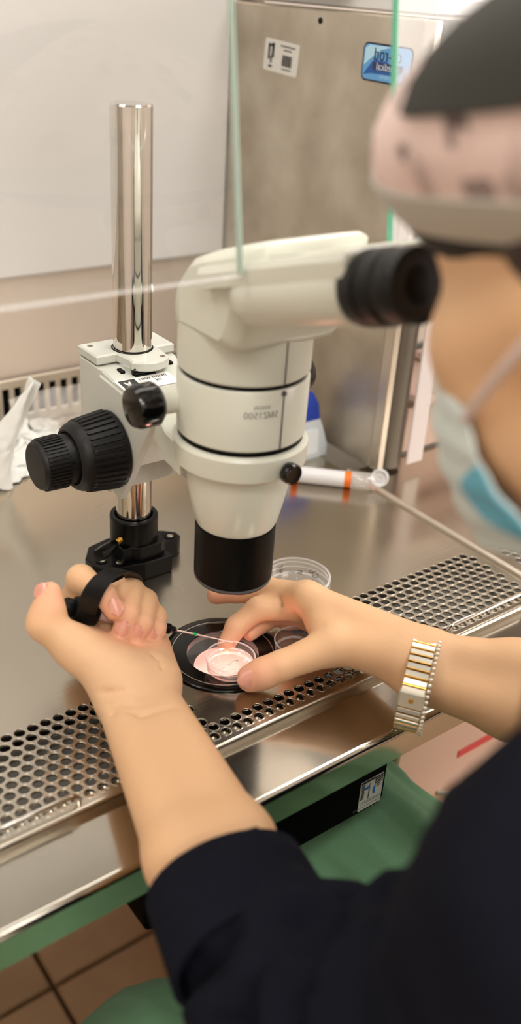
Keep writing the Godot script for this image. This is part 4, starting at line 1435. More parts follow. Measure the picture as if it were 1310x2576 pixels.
func _pipette() -> void:
	var a := Vector3(-0.10791, 0.82645, -0.02320)
	var tip := Vector3(0.00046, 0.77688, 0.01026)
	var d := (tip - a).normalized()
	var t := thing("denuding_pipette", "black plunger pipette with finger loop and glass capillary, held in the left hand", "pipette", a)
	var ax := Transform3D(along(a, d).basis, Vector3.ZERO)
	var L := (tip - a).length()
	var N0 := L * 0.572
	var st := st_new()
	lathe(st, _lat([[0, -0.0018], [0.0012, -0.0016], [0.0016, -0.0006], [0.0016, 0.0006]]), ax, 20)
	part("white_plunger_tip", st, plain(Color(0.88, 0.88, 0.86), 0.3), t)
	st = st_new()
	lathe(st, _lat([[0, 0.0002], [0.0058, 0.0002], [0.0062, 0.0010], [0.0062, 0.0040], [0.0052, 0.0050], [0.0052, 0.0062]]), ax, 36)
	part("plunger_collar", st, M.black, t)
	st = st_new()
	lathe(st, _lat([[0, 0.0056], [0.0070, 0.0058], [0.0080, 0.0066], [0.0084, 0.0080], [0.0084, 0.0205], [0.0078, 0.0220], [0.0060, 0.0224], [0.0045, 0.0226]]), ax, 40)
	part("black_cap", st, M.black, t)
	st = st_new()
	lathe(st, _lat([[0.0042, 0.0220], [0.0042, N0 - 0.002], [0.0036, N0], [0, N0]]), ax, 28)
	part("pale_barrel", st, plain(Color(0.72, 0.62, 0.60), 0.25), t)
	st = st_new()
	lathe(st, _lat([[0, N0], [0.0032, N0], [0.0036, N0 + 0.0035], [0.0024, N0 + 0.0055], [0.0022, N0 + 0.0075], [0.0009, N0 + 0.0090], [0, N0 + 0.0090]]), ax, 24)
	part("nose_cone", st, M.black, t)
	st = st_new()
	lathe(st, _lat([[0.00062, N0 + 0.006], [0.00062, N0 + 0.026], [0.00042, N0 + 0.030], [0.00035, L], [0, L]]), ax, 12)
	part("glass_capillary", st, plain(Color(0.90, 0.80, 0.76), 0.12), t)
	st = st_new()
	ball(st, ax * Transform3D(Basis.from_scale(Vector3(0.0011, 0.0020, 0.0011)), Vector3(0, L * 0.757, 0)), 8, 14)
	part("green_bead", st, plain(Color(0.0, 0.66, 0.38), 0.25), t)
	# the finger loop: a broad ribbon that arches over the index finger
	var mid := [Vector3(-0.09572, 0.81786, -0.01474), Vector3(-0.09744, 0.82789, -0.01082), Vector3(-0.09621, 0.83662, -0.00949), Vector3(-0.09128, 0.84276, -0.01070), Vector3(-0.08390, 0.84571, -0.01352), Vector3(-0.07584, 0.84578, -0.01596), Vector3(-0.06760, 0.84217, -0.01855), Vector3(-0.06034, 0.83492, -0.02224), Vector3(-0.05560, 0.82563, -0.02649)]
	var grid := []
	for i in 33:
		var f := i / 32.0 * (mid.size() - 1)
		var k := mini(int(f), mid.size() - 2)
		var p0: Vector3 = mid[maxi(k - 1, 0)]
		var p3: Vector3 = mid[mini(k + 2, mid.size() - 1)]
		var p := (mid[k] as Vector3).cubic_interpolate(mid[k + 1], p0, p3, f - k)
		var w: Vector3 = d * 0.0066
		w *= lerpf(0.62, 1.0, clampf(i / 7.0, 0.0, 1.0))
		var row := []
		for j in 5:
			row.append(p + w * (j / 2.0 - 1.0) - a)
		grid.append(row)
	st = st_new()
	sheet(st, grid, 0.0011)
	part("finger_loop", st, M.black_rubber, t)


# ---------------------------------------------------------------- below the bench

func _under_bench() -> void:
	var t := thing("control_box", "flat black control box under the bench front with a silver badge at one end", "box", V(-0.0315, -0.0555, 0.090))
	var st := st_new()
	prism(st, rrect(0.193, 0.0575, 0.006, 5), -0.038, 0.0200, Transform3D.IDENTITY, 0.001, 0.4)
	var bm := plain(Color(0.018, 0.018, 0.018), 0.6)
	bm.metallic_specular = 0.12
	part("box_body", st, bm, t)
	# badge: facing +z
	var o := Transform3D(Basis.IDENTITY, Vector3(0.0830, -0.0125, 0.0200))
	st = st_new()
	prism(st, rrect(0.0210, 0.0270, 0.0006, 2), 0.0, 0.0005, o)
	var badge := part("badge", st, plain(Color(0.74, 0.73, 0.70), 0.35, 0.2), t)
	badge.set_meta("label", "silver badge with dark stripes, blue shapes and small print")
	st = st_new()
	for i in 6:
		bx(st, Vector3(0.0062, 0.0122 - 0.0017 * i, 0.0006), Vector3(0.0072 if i < 4 else 0.0040, 0.0010 - 0.0001 * i, 0.0003), 0.0, o)
	for i in 9:
		bx(st, Vector3(-0.0083, 0.0105 - 0.0016 * i, 0.0006), Vector3(0.0030, 0.0008, 0.0003), 0.0, o)
	bx(st, Vector3(-0.004, 0.0126, 0.0006), Vector3(0.0125, 0.0016, 0.0003), 0.0, o)
	for i in 9:
		bx(st, Vector3(-0.0023, 0.0090 - 0.0016 * i, 0.0006), Vector3(0.0009, 0.0008, 0.0003), 0.0, o)
	part("stripes", st, M.print_black, badge)
	st = st_new()
	prism(st, PackedVector2Array([Vector2(-0.0066, 0.0068), Vector2(-0.0058, 0.0052), Vector2(-0.0042, 0.0050), Vector2(-0.0028, 0.0064), Vector2(-0.0024, 0.0082)]), 0.0006, 0.0008, o)
	prism(st, PackedVector2Array([Vector2(0.0032, 0.0058), Vector2(0.0018, 0.0040), Vector2(0.0012, 0.0010), Vector2(0.0018, -0.0016), Vector2(0.0034, -0.0028)]), 0.0006, 0.0008, o)
	part("blue_shapes", st, plain(Color(0.05, 0.35, 0.66), 0.4), badge)
	lettering("OMICROTEC", 0.0026, M.print_black, badge, o * Transform3D(Basis.IDENTITY, Vector3(0, -0.0072, 0.0005)))
	lettering("laminar flow systems", 0.0013, M.print_grey, badge, o * Transform3D(Basis.IDENTITY, Vector3(0, -0.0108, 0.0005)))
	# drawer unit under the right half
	t = thing("drawer_cabinet", "pale pink drawer unit with a bow handle standing under the right part of the bench", "cabinet", Vector3(0.549, 0, -0.20))
	st = st_new()
	bx(st, Vector3(0, 0.345, 0), Vector3(0.762, 0.67, 0.44), 0.003)
	part("carcass", st, M.pink_laminate, t)
	for i in 3:
		st = st_new()
		bx(st, Vector3(0, 0.570 - 0.215 * i, 0.2245), Vector3(0.752, 0.205, 0.010), 0.002)
		var dr := part("drawer", st, M.pink_laminate, t)
		st = st_new()
		var pts := []
		for k in 11:
			var f := k / 10.0
			pts.append(Vector3(-0.312 + 0.075 * f, 0.518 - 0.215 * i - 0.004 * f, 0.2295 + 0.026 * sin(PI * f)))
		tube(st, pts, 0.0032, 8)
		part("bow_handle", st, M.silver, dr)
	st = st_new()
	bx(st, Vector3(-0.268, 0.556, 0.2300), Vector3(0.050, 0.0085, 0.0010), 0.0002)
	part("red_strip", st, plain(Color(0.86, 0.30, 0.30), 0.5), t)
	# frame legs of the bench
	t = thing("bench_frame", "steel legs and rails that carry the flow bench", "frame", Vector3(0, 0, 0))
	for x in [-0.92, 0.945]:
		for z in [-0.41, 0.03]:
			st = st_new()
			bx(st, Vector3(x, 0.345, z), Vector3(0.04, 0.69, 0.04), 0.003)
			part("leg", st, M.steel, t)
	for z in [-0.41, 0.03]:
		st = st_new()
		bx(st, Vector3(0.0125, 0.6905, z), Vector3(1.905, 0.022, 0.03), 0.003)
		part("rail", st, M.steel, t)
	# the operator's stool
	t = thing("stool", "round black swivel stool beneath the operator", "stool", Vector3(0.0, 0, 0.50))
	st = st_new()
	lathe(st, _lat([[0, 0.40], [0.16, 0.40], [0.175, 0.415], [0.178, 0.435], [0.165, 0.452], [0, 0.456]]), Transform3D.IDENTITY, 40)
	part("seat", st, M.black_rubber, t)
	st = st_new()
	lathe(st, _lat([[0, 0.06], [0.028, 0.06], [0.028, 0.26], [0.019, 0.262], [0.019, 0.40], [0, 0.40]]), Transform3D.IDENTITY, 24)
	part("post", st, M.mirror, t)
	for i in 5:
		var a := TAU * i / 5.0 + 0.3
		st = st_new()
		tube(st, [Vector3(0, 0.085, 0), Vector3(0.24 * cos(a), 0.052, 0.24 * sin(a))], 0.016, 10)
		part("foot", st, M.black, t)
		st = st_new()
		ball(st, Transform3D(Basis.from_scale(Vector3(0.022, 0.025, 0.022)), Vector3(0.24 * cos(a), 0.026, 0.24 * sin(a))), 10, 12)
		part("castor", st, M.black, t)


# ---------------------------------------------------------------- bodies: capsules joined by a smooth minimum, meshed as surface nets

class Flesh:
	var v := PackedVector3Array()
	var n := PackedVector3Array()
	var c := PackedColorArray()
	var i := PackedInt32Array()


	func commit() -> ArrayMesh:
		var a := []
		a.resize(Mesh.ARRAY_MAX)
		a[Mesh.ARRAY_VERTEX] = v
		a[Mesh.ARRAY_NORMAL] = n
		if c.size() == v.size():
			a[Mesh.ARRAY_COLOR] = c
		a[Mesh.ARRAY_INDEX] = i
		var m := ArrayMesh.new()
		m.add_surface_from_arrays(Mesh.PRIMITIVE_TRIANGLES, a)
		return m


# bone: [from, to, radius, radius, blend, kind]; kind 0 adds, 1 carves, 2 cuts flat at from (normal = to) within the radius
func B(a: Vector3, b: Vector3, ra: float, rb: float, k := 0.004, kind := 0) -> Array:
	return [a, b, ra, rb, k, kind]


func grow_skin(sk: Flesh, bones: Array, cell: float, shift = null, tint = null) -> void:
	var lo := Vector3(1e9, 1e9, 1e9)
	var hi := -lo
	for b in bones:
		if b[5] != 0:
			continue
		for e in 2:
			var p: Vector3 = b[e]
			var r: float = b[2 + e]
			lo = lo.min(p - Vector3.ONE * r)
			hi = hi.max(p + Vector3.ONE * r)
	lo -= Vector3.ONE * cell * 4
	hi += Vector3.ONE * cell * 4
	var nx := int((hi.x - lo.x) / cell) + 1
	var ny := int((hi.y - lo.y) / cell) + 1
	var nz := int((hi.z - lo.z) / cell) + 1
	var sy := nx
	var sz := nx * ny
	var F := PackedFloat32Array()
	F.resize(nx * ny * nz)
	F.fill(1.0)
	for b in bones:
		var a: Vector3 = b[0]
		var e: Vector3 = b[1]
		var ra: float = b[2]
		var rb: float = b[3]
		var k: float = maxf(b[4], 1e-6)
		var kind: int = b[5]
		var m: float = k + cell * 3.5
		var l := a.min(e) - Vector3.ONE * (maxf(ra, rb) + m)
		var h := a.max(e) + Vector3.ONE * (maxf(ra, rb) + m)
		if kind == 2:
			l = a - Vector3.ONE * ra
			h = a + Vector3.ONE * ra
		var i0 := maxi(int((l.x - lo.x) / cell), 0)
		var i1 := mini(int((h.x - lo.x) / cell) + 1, nx - 1)
		var j0 := maxi(int((l.y - lo.y) / cell), 0)
		var j1 := mini(int((h.y - lo.y) / cell) + 1, ny - 1)
		var k0 := maxi(int((l.z - lo.z) / cell), 0)
		var k1 := mini(int((h.z - lo.z) / cell) + 1, nz - 1)
		var ba := e - a
		var inv := 1.0 / maxf(ba.length_squared(), 1e-12)
		var dr := rb - ra
		for z in range(k0, k1 + 1):
			for y in range(j0, j1 + 1):
				var at := i0 + y * sy + z * sz
				var pa := Vector3(lo.x + i0 * cell, lo.y + y * cell, lo.z + z * cell) - a
				for x in range(i0, i1 + 1):
					var f := F[at]
					if kind == 2:
						if pa.length_squared() < ra * ra:
							F[at] = maxf(f, pa.dot(e))
					else:
						var t := clampf(pa.dot(ba) * inv, 0.0, 1.0)
						var d := (pa - ba * t).length() - ra - dr * t
						if kind == 0:
							var q := maxf(k - absf(f - d), 0.0) / k
							F[at] = minf(f, d) - q * q * k * 0.25
						else:
							var q := maxf(k - absf(f + d), 0.0) / k
							F[at] = maxf(f, -d) + q * q * k * 0.25
					at += 1
					pa.x += cell
	var id := PackedInt32Array()
	id.resize(F.size())
	id.fill(-1)
	var first := sk.v.size()
	var V_ := PackedVector3Array()
	var near := cell * 1.8
	var off := [0, 1, sy, sy + 1, sz, sz + 1, sz + sy, sz + sy + 1]
	var edges := [[0, 1], [2, 3], [4, 5], [6, 7], [0, 2], [1, 3], [4, 6], [5, 7], [0, 4], [1, 5], [2, 6], [3, 7]]
	var corner := [Vector3(0, 0, 0), Vector3(1, 0, 0), Vector3(0, 1, 0), Vector3(1, 1, 0), Vector3(0, 0, 1), Vector3(1, 0, 1), Vector3(0, 1, 1), Vector3(1, 1, 1)]
	for z in nz - 1:
		for y in ny - 1:
			var at := y * sy + z * sz
			for x in nx - 1:
				var f0 := F[at]
				if absf(f0) < near:
					var neg := 0
					for o in off:
						if F[at + o] < 0.0:
							neg += 1
					if neg > 0 and neg < 8:
						var sum := Vector3.ZERO
						var cnt := 0
						for e in edges:
							var fa := F[at + off[e[0]]]
							var fb := F[at + off[e[1]]]
							if (fa < 0.0) != (fb < 0.0):
								sum += (corner[e[0]] as Vector3).lerp(corner[e[1]], fa / (fa - fb))
								cnt += 1
						id[at] = V_.size()
						V_.append(lo + (Vector3(x, y, z) + sum / cnt) * cell)
				at += 1
	var I := PackedInt32Array()
	for z in range(1, nz - 1):
		for y in range(1, ny - 1):
			var at := 1 + y * sy + z * sz
			for x in range(1, nx - 1):
				var f0 := F[at]
				if absf(f0) < near:
					for ax in 3:
						var step := 1 if ax == 0 else (sy if ax == 1 else sz)
						var f1 := F[at + step]
						if (f0 < 0.0) != (f1 < 0.0):
							var u := sy if ax == 0 else (sz if ax == 1 else 1)
							var w := sz if ax == 0 else (1 if ax == 1 else sy)
							var a := id[at - u - w]
							var b := id[at - w]
							var c := id[at]
							var d := id[at - u]
							if a >= 0 and b >= 0 and c >= 0 and d >= 0:
								if f0 < 0.0:
									I.append_array([a, c, b, a, d, c])
								else:
									I.append_array([a, b, c, a, c, d])
				at += 1
	var N := _normals(V_, I)
	if shift != null:
		for q in V_.size():
			V_[q] += N[q] * float(shift.call(V_[q]))
		N = _normals(V_, I)
	if tint != null:
		for q in V_.size():
			sk.c.append(tint.call(V_[q]))
	sk.v.append_array(V_)
	sk.n.append_array(N)
	for q in I:
		sk.i.append(q + first)


func _normals(V_: PackedVector3Array, I: PackedInt32Array) -> PackedVector3Array:
	var N := PackedVector3Array()
	N.resize(V_.size())
	for q in range(0, I.size(), 3):
		var a := V_[I[q]]
		var nn := (V_[I[q + 2]] - a).cross(V_[I[q + 1]] - a)
		N[I[q]] += nn
		N[I[q + 1]] += nn
		N[I[q + 2]] += nn
	for q in N.size():
		N[q] = N[q].normalized()
	return N


# ---------------------------------------------------------------- the operator

func _finger(bones: Array, pts: Array, r: Array, k := 0.0022) -> void:
	for i in pts.size() - 1:
		bones.append(B(pts[i], pts[i + 1], r[i], r[i + 1], k if i > 0 else 0.007))


# a nail: a shallow curved plate lying on the back of a finger tip
func _nail(t: Node3D, called: String, at: Vector3, along_: Vector3, out: Vector3, size: Vector2) -> void:
	var y := along_.normalized()
	var z := (out - y * out.dot(y)).normalized()
	var x := y.cross(z)
	var st := st_new()
	var grid := []
	for i in 9:
		var u := i / 4.0 - 1.0
		var row := []
		for j in 9:
			var v := j / 4.0 - 1.0
			var wide := sqrt(maxf(1.0 - pow(absf(v), 4.0) * 0.75, 0.02))
			var px := u * wide * size.x / 2
			var py := v * size.y / 2 * sqrt(maxf(1.0 - pow(absf(u), 4.0) * 0.45, 0.02))
			row.append(at + x * px + y * py - z * (px * px * 70.0 + maxf(v, 0.0) * v * 0.0006))
		grid.append(row)
	sheet(st, grid, 0.0006)
	part(called, st, M.nail, t)


func _person() -> void:
	_pipette()
	M.skin = plain(Color(1, 1, 1), 0.52)
	M.skin.vertex_color_use_as_albedo = true
	M.skin.metallic_specular = 0.4
	M.skin.normal_enabled = true
	M.skin.normal_texture = noise_tex(0.045, Color.BLACK, Color.WHITE, 512, 3, 31, true)
	M.skin.normal_scale = 0.16
	M.skin.uv1_triplanar = true
	M.skin.uv1_scale = Vector3.ONE * 14.0
	M.nail = plain(Color(0.84, 0.585, 0.50), 0.30)
	M.nail.metallic_specular = 0.6
	var t := thing("person", "seated person in navy jacket, green trousers, pink cap and mask, bending to the eyepieces", "person", V(0.0, -BY, 0.45))
	var o := -t.position
	var sk := Flesh.new()
	var base := Color(0.745, 0.455, 0.255)
	var rosy := Color(0.77, 0.34, 0.225)
	var pale := Color(0.78, 0.52, 0.33)

	# ---- left hand, palm up, fingers curled over the pipette, thumb on the plunger
	var lw := Vector3(-0.08900, 0.78676, 0.03465)
	var lc := Vector3(-0.12150, 0.79481, 0.16389)
	var ld := (lc - lw).normalized()
	var le := lw + ld * 0.235 + Vector3(0.0, -0.020, 0.006)
	var side := Vector3(0.93, 0.0, 0.36).normalized()
	side = (side - ld * side.dot(ld)).normalized()
	var L := []
	L.append(B(lw - side * 0.0105, lc - side * 0.012, 0.0150, 0.0200, 0.012))
	L.append(B(lw + side * 0.0085, lc + side * 0.012, 0.0150, 0.0200, 0.012))
	L.append(B(lc - side * 0.012, le - side * 0.006, 0.0200, 0.022, 0.012))
	L.append(B(lc + side * 0.012, le + side * 0.008, 0.0200, 0.022, 0.012))
	# metacarpals
	var mi := Vector3(-0.08203, 0.80096, -0.05760)
	var mm := Vector3(-0.06653, 0.79369, -0.05475)
	var mr := Vector3(-0.05008, 0.78209, -0.05100)
	var ml := Vector3(-0.03833, 0.77146, -0.04143)
	L.append(B(lw - side * 0.008, mi, 0.0145, 0.0110, 0.010))
	L.append(B(lw - side * 0.003, mm, 0.0150, 0.0110, 0.010))
	L.append(B(lw + side * 0.003, mr, 0.0150, 0.0105, 0.010))
	L.append(B(lw + side * 0.008, ml, 0.0145, 0.0100, 0.010))
	# heel of the hand: thenar and hypothenar
	L.append(B(Vector3(-0.09457, 0.79748, 0.02992), Vector3(-0.11088, 0.80910, -0.00297), 0.0165, 0.0135, 0.012))
	L.append(B(Vector3(-0.09328, 0.79512, 0.01508), Vector3(-0.10056, 0.80013, -0.01032), 0.0145, 0.0115, 0.012))
	L.append(B(Vector3(-0.07179, 0.79108, 0.03059), Vector3(-0.05318, 0.77779, -0.01094), 0.0135, 0.0135, 0.012))
	# thumb
	_finger(L, [Vector3(-0.10971, 0.80863, 0.00267), Vector3(-0.12460, 0.82445, -0.01601), Vector3(-0.12031, 0.83101, -0.01874), Vector3(-0.11623, 0.83906, -0.02417)], [0.0125, 0.0106, 0.0098, 0.0072], 0.005)
	# fingers
	_finger(L, [mi, Vector3(-0.08734, 0.83050, -0.04049), Vector3(-0.08235, 0.82930, -0.01814), Vector3(-0.08116, 0.82322, -0.00702)], [0.0108, 0.0092, 0.0078, 0.0066], 0.003)
	_finger(L, [mm, Vector3(-0.05983, 0.82204, -0.02436), Vector3(-0.07204, 0.81763, -0.00605), Vector3(-0.07933, 0.80924, -0.00146)], [0.0104, 0.0086, 0.0077, 0.0066], 0.0012)
	_finger(L, [mr, Vector3(-0.05107, 0.81175, -0.02032), Vector3(-0.06388, 0.80948, -0.00254), Vector3(-0.07104, 0.80450, 0.00117)], [0.0100, 0.0084, 0.0076, 0.0065], 0.0012)
	_finger(L, [ml, Vector3(-0.04528, 0.79927, -0.01707), Vector3(-0.05318, 0.80003, -0.00341), Vector3(-0.05990, 0.79825, 0.00130)], [0.0092, 0.0078, 0.0070, 0.0060], 0.0012)
	# creases: wrist lines and the line of the thumb
	for q in [[Vector3(-0.11197, 0.80095, 0.03558), Vector3(-0.10042, 0.80880, 0.05228), Vector3(-0.08797, 0.81285, 0.05487)], [Vector3(-0.11493, 0.79898, 0.04487), Vector3(-0.10325, 0.80675, 0.06173), Vector3(-0.08401, 0.80862, 0.06540)], [Vector3(-0.07195, 0.80710, 0.02636), Vector3(-0.07625, 0.80300, 0.03829), Vector3(-0.08973, 0.80246, 0.04408)], [Vector3(-0.11539, 0.79752, 0.05285), Vector3(-0.10495, 0.80468, 0.06916), Vector3(-0.08555, 0.80536, 0.07235)]]:
		L.append(B(q[0], q[1], 0.0007, 0.0009, 0.004, 1))
		L.append(B(q[1], q[2], 0.0009, 0.0007, 0.004, 1))
	var tips := [Vector3(-0.11906, 0.84691, -0.01739), Vector3(-0.08274, 0.82807, -0.00297), Vector3(-0.08255, 0.81642, 0.00548), Vector3(-0.07184, 0.80572, 0.00259), Vector3(-0.05948, 0.79700, -0.00040)]
	var knuckles := [Vector3(-0.13359, 0.82982, -0.01672), Vector3(-0.06423, 0.82932, -0.01550), Vector3(-0.08890, 0.83856, -0.03577)]
	var lt := func(p: Vector3) -> Color:
		var w := 0.0
		for q in tips:
			w = maxf(w, exp(-p.distance_squared_to(q) / 0.00022))
		var col := base.lerp(rosy, 0.75 * w)
		var pw := exp(-p.distance_squared_to(tips[2] + Vector3(-0.015, -0.02, 0.03)) / 0.0016)
		return col.lerp(pale, 0.6 * pw * (1.0 - w))
	grow_skin(sk, L, 0.0021, null, lt)

	# ---- right hand, thumb and middle finger holding the dish
	var rw := Vector3(0.07758, 0.79252, 0.11425)
	var rc := Vector3(0.11311, 0.79060, 0.16130)
	var rd := (rc - rw).normalized()
	var re := rw + rd * 0.225 + Vector3(0.0, 0.01, 0.02)
	var rs := Vector3(0.35, 0.55, -0.75)
	rs = (rs - rd * rs.dot(rd)).normalized()
	var Rb := []
	Rb.append(B(rw + rs * 0.0105, rc + rs * 0.013, 0.0135, 0.0185, 0.012))
	Rb.append(B(rw - rs * 0.0090, rc - rs * 0.012, 0.0140, 0.0185, 0.012))
	Rb.append(B(rc + rs * 0.013, re + rs * 0.012, 0.0185, 0.030, 0.012))
	Rb.append(B(rc - rs * 0.012, re - rs * 0.010, 0.0185, 0.030, 0.012))
	var ri := Vector3(0.05319, 0.80275, 0.02337)
	var rm := Vector3(0.06153, 0.78886, 0.01940)
	var rr := Vector3(0.06956, 0.77745, 0.01929)
	var rl := Vector3(0.07712, 0.76985, 0.02484)
	Rb.append(B(rw + rs * 0.012, ri, 0.0135, 0.0108, 0.010))
	Rb.append(B(rw + rs * 0.006, rm, 0.0140, 0.0105, 0.010))
	Rb.append(B(rw + rs * 0.0, rr, 0.0140, 0.0100, 0.010))
	Rb.append(B(rw - rs * 0.006, rl, 0.0140, 0.0095, 0.010))
	Rb.append(B(Vector3(0.06742, 0.79553, 0.10114), Vector3(0.04771, 0.79194, 0.06472), 0.0150, 0.0135, 0.012))
	# web between thumb and index
	Rb.append(B(Vector3(0.04544, 0.78827, 0.05968), Vector3(0.05419, 0.79889, 0.03275), 0.0110, 0.0100, 0.008))
	Rb.append(B(Vector3(0.06492, 0.79154, 0.06548), Vector3(0.05315, 0.79551, 0.04310), 0.0130, 0.0110, 0.008))
	_finger(Rb, [Vector3(0.04361, 0.79157, 0.06466), Vector3(0.00954, 0.77994, 0.05181), Vector3(-0.00053, 0.77515, 0.04724), Vector3(-0.00761, 0.77125, 0.04295)], [0.0130, 0.0098, 0.0102, 0.0094], 0.004)
	_finger(Rb, [ri, Vector3(0.04826, 0.78965, -0.01211), Vector3(0.03540, 0.78111, -0.03229), Vector3(0.02356, 0.77522, -0.04477)], [0.0108, 0.0092, 0.0078, 0.0066], 0.003)
	_finger(Rb, [rm, Vector3(0.03079, 0.78563, -0.00263), Vector3(0.01388, 0.77541, -0.00436), Vector3(0.00388, 0.76515, -0.00204)], [0.0105, 0.0086, 0.0076, 0.0064], 0.003)
	_finger(Rb, [rr, Vector3(0.05077, 0.77282, -0.00398), Vector3(0.03586, 0.76929, -0.00451), Vector3(0.02649, 0.76574, -0.00355)], [0.0100, 0.0080, 0.0070, 0.0060])
	_finger(Rb, [rl, Vector3(0.06774, 0.76760, 0.00441), Vector3(0.06088, 0.76622, 0.00142), Vector3(0.05498, 0.76579, -0.00002)], [0.0092, 0.0074, 0.0064, 0.0056])
	# creases of the finger joints and thumb web
	for q in [[Vector3(0.02197, 0.79789, 0.01234), Vector3(0.02535, 0.78941, 0.01375)], [Vector3(0.00964, 0.78612, 0.00365), Vector3(0.01252, 0.77854, 0.00695)], [Vector3(0.04136, 0.79777, 0.00878), Vector3(0.04154, 0.79301, 0.01231)]]:
		Rb.append(B(q[0], q[1], 0.0012, 0.0012, 0.003, 1))
	var rtips := [Vector3(-0.01354, 0.77781, 0.04965), Vector3(0.02005, 0.77808, -0.04082), Vector3(-0.00133, 0.76674, 0.00146), Vector3(0.02403, 0.76810, -0.00134), Vector3(0.05078, 0.76987, 0.00397)]
	var rt := func(p: Vector3) -> Color:
		var w := 0.0
		for q in rtips:
			w = maxf(w, exp(-p.distance_squared_to(q) / 0.00035))
		return base.lerp(rosy, 0.7 * w)
	grow_skin(sk, Rb, 0.0021, null, rt)

	# ---- head: x right, y up, z back; bent to the eyepieces
	var hx := Transform3D(Basis(Vector3(1, 0, 0), -0.36), V(-0.009, 0.322, 0.183))
	var H := []
	var add := func(a: Vector3, b: Vector3, ra: float, rb: float, k := 0.012, kind := 0) -> void: H.append(B(hx * a, hx * b, ra, rb, k, kind))
	add.call(Vector3(0, 0.018, 0.085), Vector3(0, 0.018, 0.115), 0.062, 0.065)
	for s in [-1.0, 1.0]:
		add.call(Vector3(s * 0.022, 0.022, 0.043), Vector3(s * 0.030, 0.018, 0.08), 0.039, 0.042)
		add.call(Vector3(s * 0.032, -0.030, 0.045), Vector3(s * 0.038, -0.03, 0.09), 0.037, 0.037)
		add.call(Vector3(s * 0.048, -0.026, 0.038), Vector3(s * 0.060, -0.016, 0.075), 0.019, 0.017)
		add.call(Vector3(s * 0.052, -0.045, 0.090), Vector3(s * 0.044, -0.085, 0.072), 0.017, 0.015)
		add.call(Vector3(s * 0.044, -0.085, 0.072), Vector3(0, -0.108, 0.022), 0.016, 0.016)
		add.call(Vector3(s * 0.035, 0.022, 0.014), Vector3(s * 0.015, 0.020, 0.007), 0.013, 0.011, 0.008)
	for s in [-1.0, 1.0]:
		add.call(Vector3(s * 0.043, 0.008, 0.036), Vector3(s * 0.050, 0.006, 0.06), 0.0155, 0.020)
		add.call(Vector3(s * 0.044, -0.060, 0.060), Vector3(s * 0.048, -0.072, 0.080), 0.027, 0.024)
		add.call(Vector3(s * 0.036, -0.052, 0.052), Vector3(s * 0.040, -0.060, 0.075), 0.030, 0.028)
	add.call(Vector3(0, -0.068, 0.040), Vector3(0, -0.070, 0.022), 0.036, 0.022)
	add.call(Vector3(0, 0.010, 0.004), Vector3(0, -0.034, -0.012), 0.007, 0.0095, 0.008)
	for s in [-1.0, 1.0]:
		add.call(Vector3(s * 0.011, -0.038, -0.002), Vector3(s * 0.010, -0.038, 0.002), 0.007, 0.007, 0.005)
		# ears
		add.call(Vector3(s * 0.078, 0.012, 0.095), Vector3(s * 0.084, 0.018, 0.112), 0.006, 0.005, 0.004)
		add.call(Vector3(s * 0.084, 0.018, 0.112), Vector3(s * 0.082, -0.012, 0.110), 0.005, 0.005, 0.003)
		add.call(Vector3(s * 0.082, -0.012, 0.110), Vector3(s * 0.076, -0.030, 0.096), 0.005, 0.006, 0.003)
		add.call(Vector3(s * 0.076, 0.0, 0.097), Vector3(s * 0.078, -0.02, 0.098), 0.006, 0.006, 0.004)
	add.call(Vector3(-0.018, -0.066, 0.003), Vector3(0.018, -0.066, 0.003), 0.005, 0.005, 0.004)
	add.call(Vector3(-0.015, -0.074, 0.004), Vector3(0.015, -0.074, 0.004), 0.006, 0.006, 0.004)
	var nb := V(0.0, 0.215, 0.395)
	H.append(B(hx * Vector3(0, -0.045, 0.105), nb, 0.052, 0.056, 0.02))
	grow_skin(sk, H, 0.0036, null, func(_p: Vector3) -> Color: return base)

	# ---- trunk and limbs under the clothes
	var sl := V(-0.100, 0.185, 0.372)
	var sr := V(0.130, 0.185, 0.380)
	var T := []
	T.append(B(nb, V(0.005, 0.10, 0.43), 0.056, 0.085, 0.04))
	T.append(B(sl, sr, 0.048, 0.048, 0.05))
	T.append(B(V(-0.03, 0.08, 0.40), V(0.05, 0.08, 0.40), 0.085, 0.085, 0.05))
	T.append(B(V(-0.04, -0.12, 0.46), V(0.05, -0.12, 0.46), 0.09, 0.09, 0.08))
	T.append(B(V(-0.04, 0.0, 0.43), V(0.05, 0.0, 0.43), 0.08, 0.08, 0.06))
	T.append(B(sl, le, 0.040, 0.026, 0.02))
	T.append(B(sr, re, 0.046, 0.036, 0.02))
	var kl := V(-0.142, -0.190, 0.160)
	var kr := V(0.084, -0.190, 0.030)
	for q in [[V(-0.085, -0.185, 0.47), kl, V(-0.140, -0.690, 0.150)], [V(0.095, -0.185, 0.47), kr, V(0.090, -0.690, 0.060)]]:
		T.append(B(q[0], q[1], 0.078, 0.052, 0.03))
		T.append(B(q[1], q[2], 0.050, 0.036, 0.02))
		T.append(B(q[2] + Vector3(0, -0.030, 0), q[2] + Vector3(0, -0.042, -0.13), 0.034, 0.024, 0.02))
	grow_skin(sk, T, 0.012, null, func(_p: Vector3) -> Color: return base)
	for q in sk.v.size():
		sk.v[q] += o
	var body := put("body", sk.commit(), M.skin, t)

